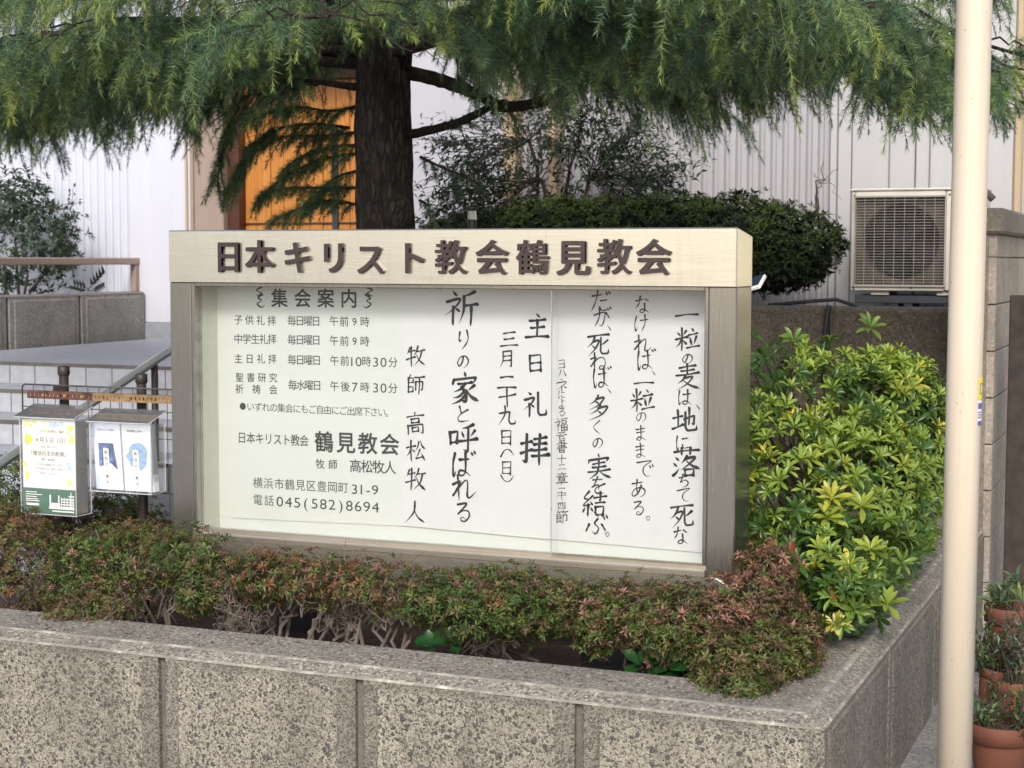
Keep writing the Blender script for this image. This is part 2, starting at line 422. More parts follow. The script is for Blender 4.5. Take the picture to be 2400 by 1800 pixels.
# steps up to the church door: tiled landing and treads
st = MB(); ns = MB()
y = 1.95; z = FLOOR; prev = BY + .5
for k in range(10):
    st.box((-3.0, y, -.02), (-.62, prev, z)); ns.box((-3.0, y-.004, z-.012), (-.62, y+.02, z+.003))
    prev = y - .0; y -= .36; z -= .1
so_ = st.build('steps', M['tile']); tag(so_, kind='structure'); tag(ns.build('step_nosing', M['nosing'], so_))

# ---- church building
ch = thing('church_building', 'white metal-clad church building with an orange wooden door behind the cedar', 'building', (0, BY, 1.0))
def px_x(px, Y=BY, py=606): return float(at(px, py, Y=Y)[0])
def corrug(x0, x1, Y, z0, z1, period, depth, flat=.5):
    xs = [x0]; ys = [0.0]; n = int((x1-x0)/period); p = (x1-x0)/n
    prof = [(0,0),(.30,0),(.42,-1),(.86,-1),(.98,0)] if flat else [(t/8., -.5+.5*math.cos(2*math.pi*t/8)) for t in range(8)]
    pts = [(x0+(i+u)*p, Y+v*depth) for i in range(n) for (u, v) in prof] + [(x1, Y)]
    V = [(a, b, z) for z in (z0, z1) for (a, b) in pts]; m = len(pts)
    return V, [(i, i+1, m+i+1, m+i) for i in range(m-1)]
xa = px_x(309); xb = px_x(483); xp = px_x(553); xj = px_x(580); xd = px_x(850)
V, Fs = corrug(-9, xa, BY+.03, .3, 6, .056, .020, 0); mesh('corrugated_cladding', V, Fs, M['white_clad'], ch, True)
b = MB(); b.box((xa, BY-.03, 1.10), (xb, BY+.1, 6), 0, .006); b.build('smooth_panel', M['white_wall'], ch)
b = MB(); b.box((-9, BY-.045, .8), (xb, BY+.1, 1.10)); b.build('skirting', M['base_grey'], ch)
for px in (447, 470): 
    b = MB(); x = px_x(px); b.box((x-.008, BY-.045, 1.1), (x+.008, BY-.0305, 6), 0, .003); b.build('panel_joint', M['tan_trim'], ch)
b = MB(); b.box((xb, BY-.14, .9), (xp, BY+.1, 2.69), 0, .006); b.box((xb-.012, BY-.155, .9), (xb+.012, BY-.1405, 2.69), 0, .003); b.build('door_pilaster', M['tan_panel'], ch)
b = MB(); b.box((xp, BY-.09, .9), (xj, BY+.1, 2.66)); b.box((xj, BY-.09, 2.58), (xd+.2, BY+.1, 2.66)); b.build('door_frame', M['frame_brown'], ch)
b = MB(); pw = (xd+.2-xj)/11
for i in range(11):
    b.box((xj+i*pw+.0015, BY-.02-.003*(i%2), .95), (xj+(i+1)*pw-.0015, BY+.05, 2.58), 0, .004)
dr = b.build('door', M['door'], ch)
b = MB(); b.box((xj+.62, BY-.045, 1.0), (xj+.655, BY-.021, 2.3)); b.box((xj, BY-.035, 1.72), (xj+1.2, BY-.026, 1.727)); b.build('door_ironwork', M['black_metal'], dr)
b = MB(); b.box((float(at(537,160,Y=BY-.42)[0]), BY-.42, 2.70), (xd+.12, BY+.1, 2.80), 0, .01); b.build('door_canopy', M['tan_panel'], ch)
x1 = px_x(1190); b = MB(); b.box((xd+.2, BY-.03, .9), (x1, BY+.1, 6), 0, .006); b.build('plain_wall', M['plain_wall'], ch)
b = MB(); b.box((xd+.2-.0, BY-.06, .9), (xd+.26, BY-.0305, 6)); b.build('wall_edge_trim', M['tan_trim'], ch)
for p0, p1 in ((1197, 1226), (1300, 1320)):
    b = MB(); b.box((px_x(p0), BY-.13, .9), (px_x(p1), BY-.0, 6), 0, .01); b.build('wall_post', M['tan_trim'], ch)
xr = px_x(1945); xe = px_x(2372)
V, Fs = corrug(x1+.002, xr, BY+.02, .9, 6, .064, .028); mesh('corrugated_cladding', V, Fs, M['grey_clad'], ch)
b = MB(); b.box((xr, BY-.05, .9), (xr+.035, BY+.1, 6), 0, .006); b.build('corner_trim', M['right_wall'], ch)
sea = [1945, 1993, 2082, 2142, 2176, 2260, 2372]
for i in range(6):
    a_, b_ = px_x(sea[i]), px_x(sea[i+1]); b = MB()
    b.box((max(a_, xr+.035)+.002, BY-.02-(.018 if i in (2, 4) else 0), .9), (b_-.002, BY+.1, 6), 0, .005); b.build('flat_cladding', M['right_wall'], ch)
b = MB(); b.box((xe, BY-.04, .9), (px_x(2389), BY+.1, 6), 0, .008); b.build('corner_board', M['tan_trim'], ch)
b = MB(); b.box((-9, BY+.12, 0), (px_x(2389), BY+7, 6.2)); b.build('inner_wall', M['white_wall'], ch)
b = MB(); b.box((-9.2, BY-.4, 6.2), (px_x(2389)+.2, BY+7.2, 6.4)); b.build('roof', M['base_grey'], ch)

# ---- neighbour's house at the right edge
nh = thing('neighbour_house', 'cream and pale green house wall at the right edge beyond the concrete fence', 'house', (4.2, 6.6, 0))
b = MB()
for i in range(29): b.box((2.62, 6.6-.004*(i%2), i*.2), (7, 9, i*.2+.196), 0, .006)
b.build('siding', M['cream_siding'], nh)
b = MB()
for i in range(16): b.box((2.7, 6.55, 1.35+i*.055), (3.6, 6.594, 1.35+i*.055+.05), 0, .006)
b.build('shutter', M['green_white'], nh)

# ---- planter wall (front run and right run)
pw_ = thing('planter_wall', 'L-shaped planter wall of exposed aggregate concrete blocks in the foreground', 'wall', (XC, WF, 0))
def run(parent, org, u, nrm, L, z0, zt, joints, mats, thick, border=.05, gap=.022, chw=.054, chh=.022, worn=True, bname='block', cname='coping', mit=0):
    """blocks along u from org; face normal nrm; joints = positions along u; mats = border, face, coping, groove"""
    u = np.array(u, float); nrm = np.array(nrm, float); org = np.array(org, float); zu = np.array([0,0,1.0])
    P = lambda a, o, z: org + u*a + nrm*o + zu*(z-org[2])
    def orient(Vs, Fs):
        return Vs, Fs
    zb = zt - chh
    for i in range(len(joints)-1):
        a0, a1 = joints[i]+gap/2, joints[i+1]-gap/2
        if i == 0 and joints[0] == 0: a0 = 0
        if i == len(joints)-2 and joints[-1] == L: a1 = L
        bev = .007; bt = border
        bw = border*.85; rows = [  # outline loops (a inset, z-top inset, outward offset)
            (0, 0, -.03), (0, 0, -bev), (bev, bev*.6, 0), (bt-.008, bt*.45-.006, 0), (bt, bt*.45, .0045)]
        Vs = []; 
        for (ia, iz, o) in rows:
            Vs += [P(a0+ia, o, z0), P(a1-ia, o, z0), P(a1-ia, o, zb-iz), P(a0+ia, o, zb-iz)]
        Fs = []; mi = []
        for r in range(len(rows)-1):
            for k in range(4):
                if k == 0 or (mit > 0 and i == len(joints)-2 and k == 1 and r == 0) or (mit < 0 and i == 0 and k == 3 and r < 2): continue
                Fs.append((r*4+k, r*4+(k+1)%4, (r+1)*4+(k+1)%4, (r+1)*4+k)); mi.append(0)
        q = (len(rows)-1)*4; Fs.append((q, q+1, q+2, q+3)); mi.append(1)
        mesh(bname, np.array(Vs), Fs, [mats[0], mats[1]], parent, mi=mi)
    g = MB(); 
    lo, hi = P(.03 if mit < 0 else 0, -.022, z0), P(L-(.03 if mit > 0 else 0), -thick+.003, zb-.006-(.002 if mit < 0 else 0))
    g.box(lo, hi); g.build('backing', mats[3], parent)
    # coping: worn lower edge, chamfer, worn upper edge, top; uneven arris
    n = max(2, int(L/.012)); a = np.linspace(0, L, n+1)
    e = np.convolve(rng.normal(0, 1, n+21), np.ones(9)/9, 'same')[10:n+11]*.0028
    e2 = np.convolve(rng.normal(0, 1, n+21), np.ones(7)/7, 'same')[10:n+11]*.0028
    we = .006 if worn else .002
    prof = [(0*a-.03, zb-.004+0*a), (0*a+e*.3, zb-.002+0*a), (-.002+e*.3, zb+.001+0*a), (-we+e, zb+.004+e*.5), (-chw+we+e2, zt-.003+0*a), (-chw-.002+e2, zt+0*a), (-chw-we-.004+e2, zt+0*a), (0*a-thick, zt+0*a), (0*a-thick, zb-.25+0*a)]
    V = np.concatenate([org + np.outer(np.minimum(a, L+np.mean(0*a+o)) if mit > 0 else np.maximum(a, -np.mean(0*a+o)) if mit < 0 else a, u) + np.outer(o, nrm) + np.outer(zz-org[2], zu) for (o, zz) in prof]); m = n+1
    Fs = []; mi = []
    mm = [0, 1, 1, 0, 1, 1 if worn else 0, 0, 0]
    for r in range(len(prof)-1):
        for i in range(n): Fs.append((r*m+i, r*m+i+1, (r+1)*m+i+1, (r+1)*m+i)); mi.append(mm[r])
    ends = [[r*m for r in range(len(prof))], [r*m+n for r in range(len(prof))][::-1]]
    for q in ([] if mit else ends): Fs.append(q); mi.append(0)
    mesh(cname, V, Fs, [mats[2], mats[4]], parent, mi=mi)
XL = XC - 5*BL - .3
mats_f = [M['border'], M['front_agg'], M['coping'], M['groove'], M['worn']]
mats_s = [M['border'], M['side_agg'], M['coping'], M['groove'], M['worn']]
run(pw_, (XC-5*BL, WF, 0), (1,0,0), (0,-1,0), 5*BL, 0, ZT, [k*BL for k in range(6)], mats_f, .262, mit=1)
run(pw_, (XC, WF, 0), (0,1,0), (1,0,0), 3.95, 0, ZT, [0, .893, .893+BL*1.45, .893+BL*2.9, 3.95], mats_s, .262, mit=-1)

# ---- terrace wall behind the green shrub
tw = thing('terrace_wall', 'brown rough-faced block wall under the air conditioner', 'wall', (1.0, 3.2, .3))
zt_ = float(at(1990, 719, Y=3.2)[2]); jx = px_x(1938, 3.2, 760)
js = sorted([jx-1.0, jx-2.0, jx-3.0, jx, jx+.88]); run(tw, (js[0], 3.2, .25), (1,0,0), (0,-1,0), js[-1]-js[0], .25, zt_, [j-js[0] for j in js], [M['brown_block'], M['brown_block'], M['brown_block'], M['groove'], M['border']], .15, .02, .022, .012, .01, False)

# ---- left retaining wall along the steps
XLW = float(at(351, 797, Y=BY)[0])
lw = thing('retaining_wall', 'low grey concrete block wall along the left side of the steps', 'wall', (XLW, 3.0, 1.0))
ztl = float(at(351, 683, Y=BY)[2])
run(lw, (XLW, BY-.05, .5), (0,-1,0), (1,0,0), 3.3, .5, ztl, [0, .655, 1.31, 1.965, 2.62, 3.3], [M['grey_block'], M['grey_block'], M['grey_block'], M['groove'], M['border']], .15, .05, .02, .012, .012, False)
lr = thing('railing', 'beige flat-bar railing on top of the low grey wall at left', 'railing', (XLW-.07, 4.0, ztl))
ye = float(at(322, 640, X=XLW-.07)[1]); zr = float(at(322, 612, X=XLW-.07)[2])
b = MB(); b.box((XLW-.095, 1.2, zr-.022), (XLW-.045, ye, zr+.022), 0, .006); b.build('rail_bar', M['tan_panel'], lr)
for yy in (ye, 2.6): b = MB(); b.box((XLW-.09, yy-.05, ztl), (XLW-.05, yy-.002, zr-.0225), 0, .004); b.build('post', M['tan_panel'], lr)

# ---- stair handrail
XH = -.72
hr = thing('handrail', 'round steel handrail sloping up beside the tiled steps', 'handrail', (XH, .8, .5))
p0 = at(-60, 1127, X=XH); p1 = at(397, 823, X=XH); d = (p1-p0); p2 = p0 + d*1.25
b = MB(); b.tube([p0-d*.4, p0, p1, p2, p2+np.array([0,.6,0])], .018, 14); b.build('rail_pipe', M['pipe'], hr, True)
for k, px in enumerate((362, -150)):
    q = at(px, 850 if k == 0 else 1180, X=XH); q[2] = p0[2]+(p1[2]-p0[2])*(q[1]-p0[1])/(p1[1]-p0[1])
    b = MB(); b.tube([(q[0], q[1], .1), (q[0], q[1], q[2]-.014)], .014, 12); b.build('post', M['dark_brown'], hr, True)

# ---- concrete fence at right
cf = thing('concrete_fence', 'tall concrete block fence with a thick coping at the right edge', 'fence', (2.29, 2.4, 0))
XF = 2.35; YF = float(at(2336, 606, X=XF)[1])
zc0 = float(at(2330, 548, X=XF)[2]); zc1 = float(at(2345, 489, X=XF)[2])
for r_ in range(9):
    zz0 = r_*.19; zz1 = min(zc0, zz0+.186)
    if zz1 <= zz0: break
    off = .0 if r_ % 2 else .2; yy = YF
    while yy < 9:
        y2 = min(9, yy + (.39 if yy > YF else .2+off)); b = MB(); b.box((XF-.12, yy+.002, zz0), (XF, y2-.002, zz1), 0, .004); b.build('block', M['fence_block'], cf); yy = y2
b = MB(); b.box((XF-.145, YF-.03, zc0+.001), (XF+.03, 9, zc1), 0, .012); b.build('coping', M['fence_cap'], cf)
b = MB(); b.box((XF-.125, YF-.012, 0), (XF-.03, YF+.0015, zc0), 0, .004); b.build('end_face', M['fence_cap'], cf)

# ================================================================ NOTICE BOARD
PART1 = True
W, HT, HB, ZR = 1.9, 1.6, 1.4326, .6069
D = .165; XO0, XO1 = .084, 1.812; YP = .150
nb = thing('notice_board', 'stainless steel framed church notice board with brown raised lettering', 'notice board', (.95, .08, .3))
# header: sloping top
hv = [(0,-.005,HB),(W,-.005,HB),(W,-.005,HT),(0,-.005,HT),(0,D,HB),(W,D,HB),(W,D,HT-.022),(0,D,HT-.022)]
e = .004
b = MB(); b.add([(e,-.005,HB),(W-e,-.005,HB),(W-e,-.005,HT-e),(e,-.005,HT-e),(0,-.005+e,HB),(W,-.005+e,HB),(W,-.005+e,HT-e),(0,-.005+e,HT-e),(e,-.005+e*1.2,HT),(W-e,-.005+e*1.2,HT),(0,D,HB),(W,D,HB),(W,D,HT-.022-e),(0,D,HT-.022-e),(W-e,D,HT-.022),(e,D,HT-.022)],
    [(0,1,2,3),(1,5,6,2),(4,0,3,7),(3,2,9,8),(5,11,12,6),(10,4,7,13),(8,9,14,15),(10,13,15,14,12,11),(2,6,9),(7,3,8),(6,12,14,9),(13,7,8,15),(0,4,10,11,5,1)])
hd = b.build('header', M['header_steel'], nb)
ZB = .53
for x0, x1 in ((0, XO0-.004), (XO1+.004, W)):
    b = MB(); b.box((x0, 0, ZB-.06), (x1, D, HB-.0005), 0, .004); b.build('post', M['steel'], nb)
b = MB(); b.box((XO0-.004, .004, ZR+.022), (XO0+.008, .05, HB-.001), 0, .002); b.box((XO1-.008, .004, ZR+.022), (XO1+.004, .05, HB-.001), 0, .002); b.box((XO0+.008, .006, HB-.014), (XO1-.008, .05, HB-.0008), 0, .002); b.build('glass_channel', M['steel'], nb)
# bottom rail with two tracks
b = MB(); b.box((XO0-.003, -.006, ZR-.012), (XO1+.003, .02, ZR+.006), 0, .003); b.box((XO0-.003, .024, ZR-.010), (XO1+.003, .045, ZR+.020), 0, .003); b.build('sill_rail', M['rail_steel'], nb)
# apron with a rounded right end
ap = [(XO0+.004, ZR-.013), (XO1+.02, ZR-.013)] 
n_ = 8; ap += [(XO1+.02+.07*math.sin(t*math.pi/2/n_)-.0, ZR-.013-.075*(1-math.cos(t*math.pi/2/n_))) for t in range(1, n_+1)] + [(XO1+.05, ZB-.03), (XO0+.004, ZB-.03)]
b = MB(); k = len(ap); b.add([(x, -.008, z) for x, z in ap]+[(x, .02, z) for x, z in ap], [list(range(k))[::-1] if False else list(range(k))] + [list(range(k, 2*k))[::-1]] + [(i, (i+1)%k, k+(i+1)%k, k+i) for i in range(k)]); b.build('apron', M['header_steel'], nb)
# lining
b = MB(); b.box((XO0-.003, .051, ZR-.03), (XO0-.0005, D-.002, HB-.001)); b.box((XO1+.0005, .051, ZR-.03), (XO1+.003, D-.002, HB-.001)); b.build('side_lining', M['inner_steel'], nb)
b = MB(); b.box((XO0, .0455, ZR-.03), (XO1, D-.003, ZR-.008)); b.build('shelf', M['inner_steel'], nb)
b = MB(); b.box((XO0-.002, YP+.004, ZR-.03), (XO1+.002, D-.001, HB-.002)); b.build('back_panel', M['white_board'], nb)
xm = float(at(1296, 900, Y=.02)[0])
b = MB(); b.box((XO0+.008, .030, ZR+.01), (xm+.012, .034, HB-.014)); b.build('glass_pane', M['glass'], nb)
b = MB(); b.box((xm-.001, .014, ZR+.0065), (XO1-.008, .018, HB-.014)); b.build('glass_pane', M['glass'], nb)
b = MB(); b.box((xm-.0035, .0135, ZR+.0068), (xm-.0012, .0185, HB-.0142)); b.build('glass_edge', M['base_grey'], nb)
for px, ww in ((700, .135), (1424, .146)):
    x = float(at(px, 1480, Y=.06)[0]); b = MB(); b.box((x-ww/2, .03, .2), (x+ww/2, .14, ZB-.031), 0, .005); b.build('leg', M['black_metal'], nb)

# ---------------------------------------------------------------- lettering
_gc = {}
def glyph(chs, offset=0.0, extrude=0.0):
    key = (chs, offset, extrude)
    if key in _gc: return _gc[key]
    cu = bpy.data.curves.new('glyph', 'FONT'); cu.body = chs; cu.offset = offset; cu.extrude = extrude; cu.resolution_u = 6
    cu.fill_mode = 'BOTH' if extrude else 'FRONT'
    o = bpy.data.objects.new('glyph', cu); COL.objects.link(o)
    bpy.context.view_layer.update()
    me = bpy.data.meshes.new_from_object(o.evaluated_get(bpy.context.evaluated_depsgraph_get()))
    V = np.array([v.co[:] for v in me.vertices]); Fs = [tuple(p.vertices) for p in me.polygons]
    bpy.data.objects.remove(o); bpy.data.meshes.remove(me); bpy.data.curves.remove(cu)
    _gc[key] = (V, Fs); return V, Fs
CJK = lambda c: ord(c) > 0x2fff
def place_glyph(mb, c, x, z, y, size, offset=0.0, sx=1.0, extrude=0.0):
    V, Fs = glyph(c, 0.0, extrude)
    if not len(V): return
    if offset > .005:
        k = 8 if offset > .012 else 4; V0, F0 = V, Fs; V = []; Fs = []
        for i in range(k):
            a = 2*math.pi*(i+.5)/k; V.append(V0+np.array([offset*math.cos(a), offset*math.sin(a), .0006*i])); Fs += [tuple(j+i*len(V0) for j in f) for f in F0]
        V = np.concatenate(V)
    if CJK(c): cx, cy = .5, .38
    else: cx = (V[:,0].min()+V[:,0].max())/2; cy = .365
    mb.add(np.stack([x+(V[:,0]-cx)*size*sx, y-V[:,2]*size, z+(V[:,1]-cy)*size], 1), Fs)
# header: twelve raised letters
HX = [(329,210),(481,210),(665,214),(840,214),(1020,221),(1218,217)]
hpos = [(380+a/2.0743, 500+c_/2.0743) for a, c_ in HX] + [(900+a/1.8433, 500+c_/1.8433) for a, c_ in ((293,189),(470,190),(646,190),(822,191),(998,187),(1168,189))]
yl = -.005
for c, (px, py) in zip('日本キリスト教会鶴見教会', hpos):
    q = at(px, py, Y=yl); mb = MB(); place_glyph(mb, c, q[0], q[2], yl-.006, .108, .016 if c in '鶴教' else .026, 1.0, .055)
    mb.build('letter', M['brown_letter'], hd)

# ---- three sheets behind the glass
def sheet(name, label, cat, pts, y, mat, th=.001):
    q = np.array([at(px, py, Y=y) for px, py in pts])     # four corners TL TR BR BL
    n = 14; V = []; Fs = []
    for j in range(n+1):
        for i in range(n+1):
            u, v = i/n, j/n
            p = q[0]*(1-u)*(1-v)+q[1]*u*(1-v)+q[2]*u*v+q[3]*(1-u)*v
            p = p.copy(); V.append(p)
    V = np.array(V); m = n+1
    for j in range(n):
        for i in range(n): Fs.append((j*m+i, (j+1)*m+i, (j+1)*m+i+1, j*m+i+1))
    o = mesh(name, np.concatenate([V, V+np.array([0, th, 0])]), Fs + [tuple(k+m*m for k in f[::-1]) for f in Fs], mat, loc=q.mean(0))
    return tag(o, label, cat)
c5 = lambda x, y_: (380+x/2.0743, 500+y_/2.0743)
c6 = lambda x, y_: (900+x/1.8433, 500+y_/1.8433)
s1 = sheet('information_panel', 'white printed panel of meeting times at the left behind the notice board glass', 'sign panel', [c5(319,300), c6(83,300), c6(83,1351), c5(331,1480)], YP, M['white_board'])
s2 = sheet('handwritten_notice', 'white paper with brushed sermon title and large letters in the middle of the notice board', 'paper notice', [c6(79,300), c6(729,300), c6(719,1409), c6(79,1349)], YP-.003, M['paper'])
s3 = sheet('handwritten_notice', 'white paper with three columns of brushed scripture at the right of the notice board', 'paper notice', [c6(727,300), c6(1412,300), c6(1400,1468), c6(716,1407)], YP-.0015, M['paper'])
# printed lettering
LN = [  # text, first centre, last centre (crop pixels), size, boldness, x stretch
 ('集会案内', (570,411), (908,413), 75, .018, 1), ('子供礼拝', (370,517), (533,522), 40, .006, 1), ('毎日曜日', (630,521), (748,524), 41, .006, 1), ('午前9時', (835,524), (985,527), 41, .006, 1),
 ('中学生礼拝', (370,610), (535,612), 41, .006, 1), ('毎日曜日', (630,614), (749,616), 41, .006, 1), ('午前9時', (836,619), (985,622), 41, .006, 1),
 ('主日礼拝', (370,706), (536,708), 39, .006, 1), ('毎日曜日', (631,711), (751,714), 41, .006, 1), ('午前', (838,716), (888,717), 41, .006, 1), ('10', (922,720), (955,720), 50, .004, 1.15), ('時', (993,720), (993,720), 41, .006, 1), ('30', (1038,722), (1076,723), 50, .004, 1.15), ('分', (1122,724), (1122,724), 41, .006, 1),
 ('聖書研究', (376,797), (540,799), 38, .006, 1), ('祈祷会', (376,853), (540,857), 39, .006, 1), ('毎水曜日', (634,834), (753,836), 41, .006, 1), ('午後', (838,840), (890,842), 41, .006, 1), ('7', (937,844), (937,844), 50, .004, 1.1), ('時', (985,845), (985,845), 41, .006, 1), ('30', (1038,847), (1076,848), 50, .004, 1.15), ('分', (1122,850), (1122,850), 41, .006, 1),
 ('●いずれの集会にもご自由にご出席下さい。', (392,938), (1105,969), 37, .004, 1),
 ('日本キリスト教会', (388,1090), (690,1105), 47, .008, .88), ('鶴見教会', (787,1110), (1105,1123), 84, .02, 1), ('牧師', (768,1218), (830,1221), 40, .010, 1), ('高松牧人', (940,1228), (1108,1235), 52, .012, 1),
 ('横浜市鶴見区豊岡町', (465,1310), (880,1333), 45, .004, 1), ('31-9', (935,1340), (1035,1344), 52, .002, 1.2), ('電話', (465,1392), (520,1396), 45, .004, 1), ('045(582)8694', (572,1400), (1037,1428), 55, .003, 1.2)]
mb = MB(); pxm = float(np.linalg.norm(at(*c5(700,900), Y=YP)-at(*c5(701,900), Y=YP)))
for txt, a, b_, sz, bo, sx in LN:
    n = len(txt)
    for i, c in enumerate(txt):
        t = i/(n-1) if n > 1 else 0
        q = at(*c5(a[0]+(b_[0]-a[0])*t, a[1]+(b_[1]-a[1])*t), Y=YP-.0006)
        place_glyph(mb, c, q[0], q[2], YP-.0006, sz*pxm*1.12, bo, sx)
mb.build('printed_lettering', M['print'], s1)

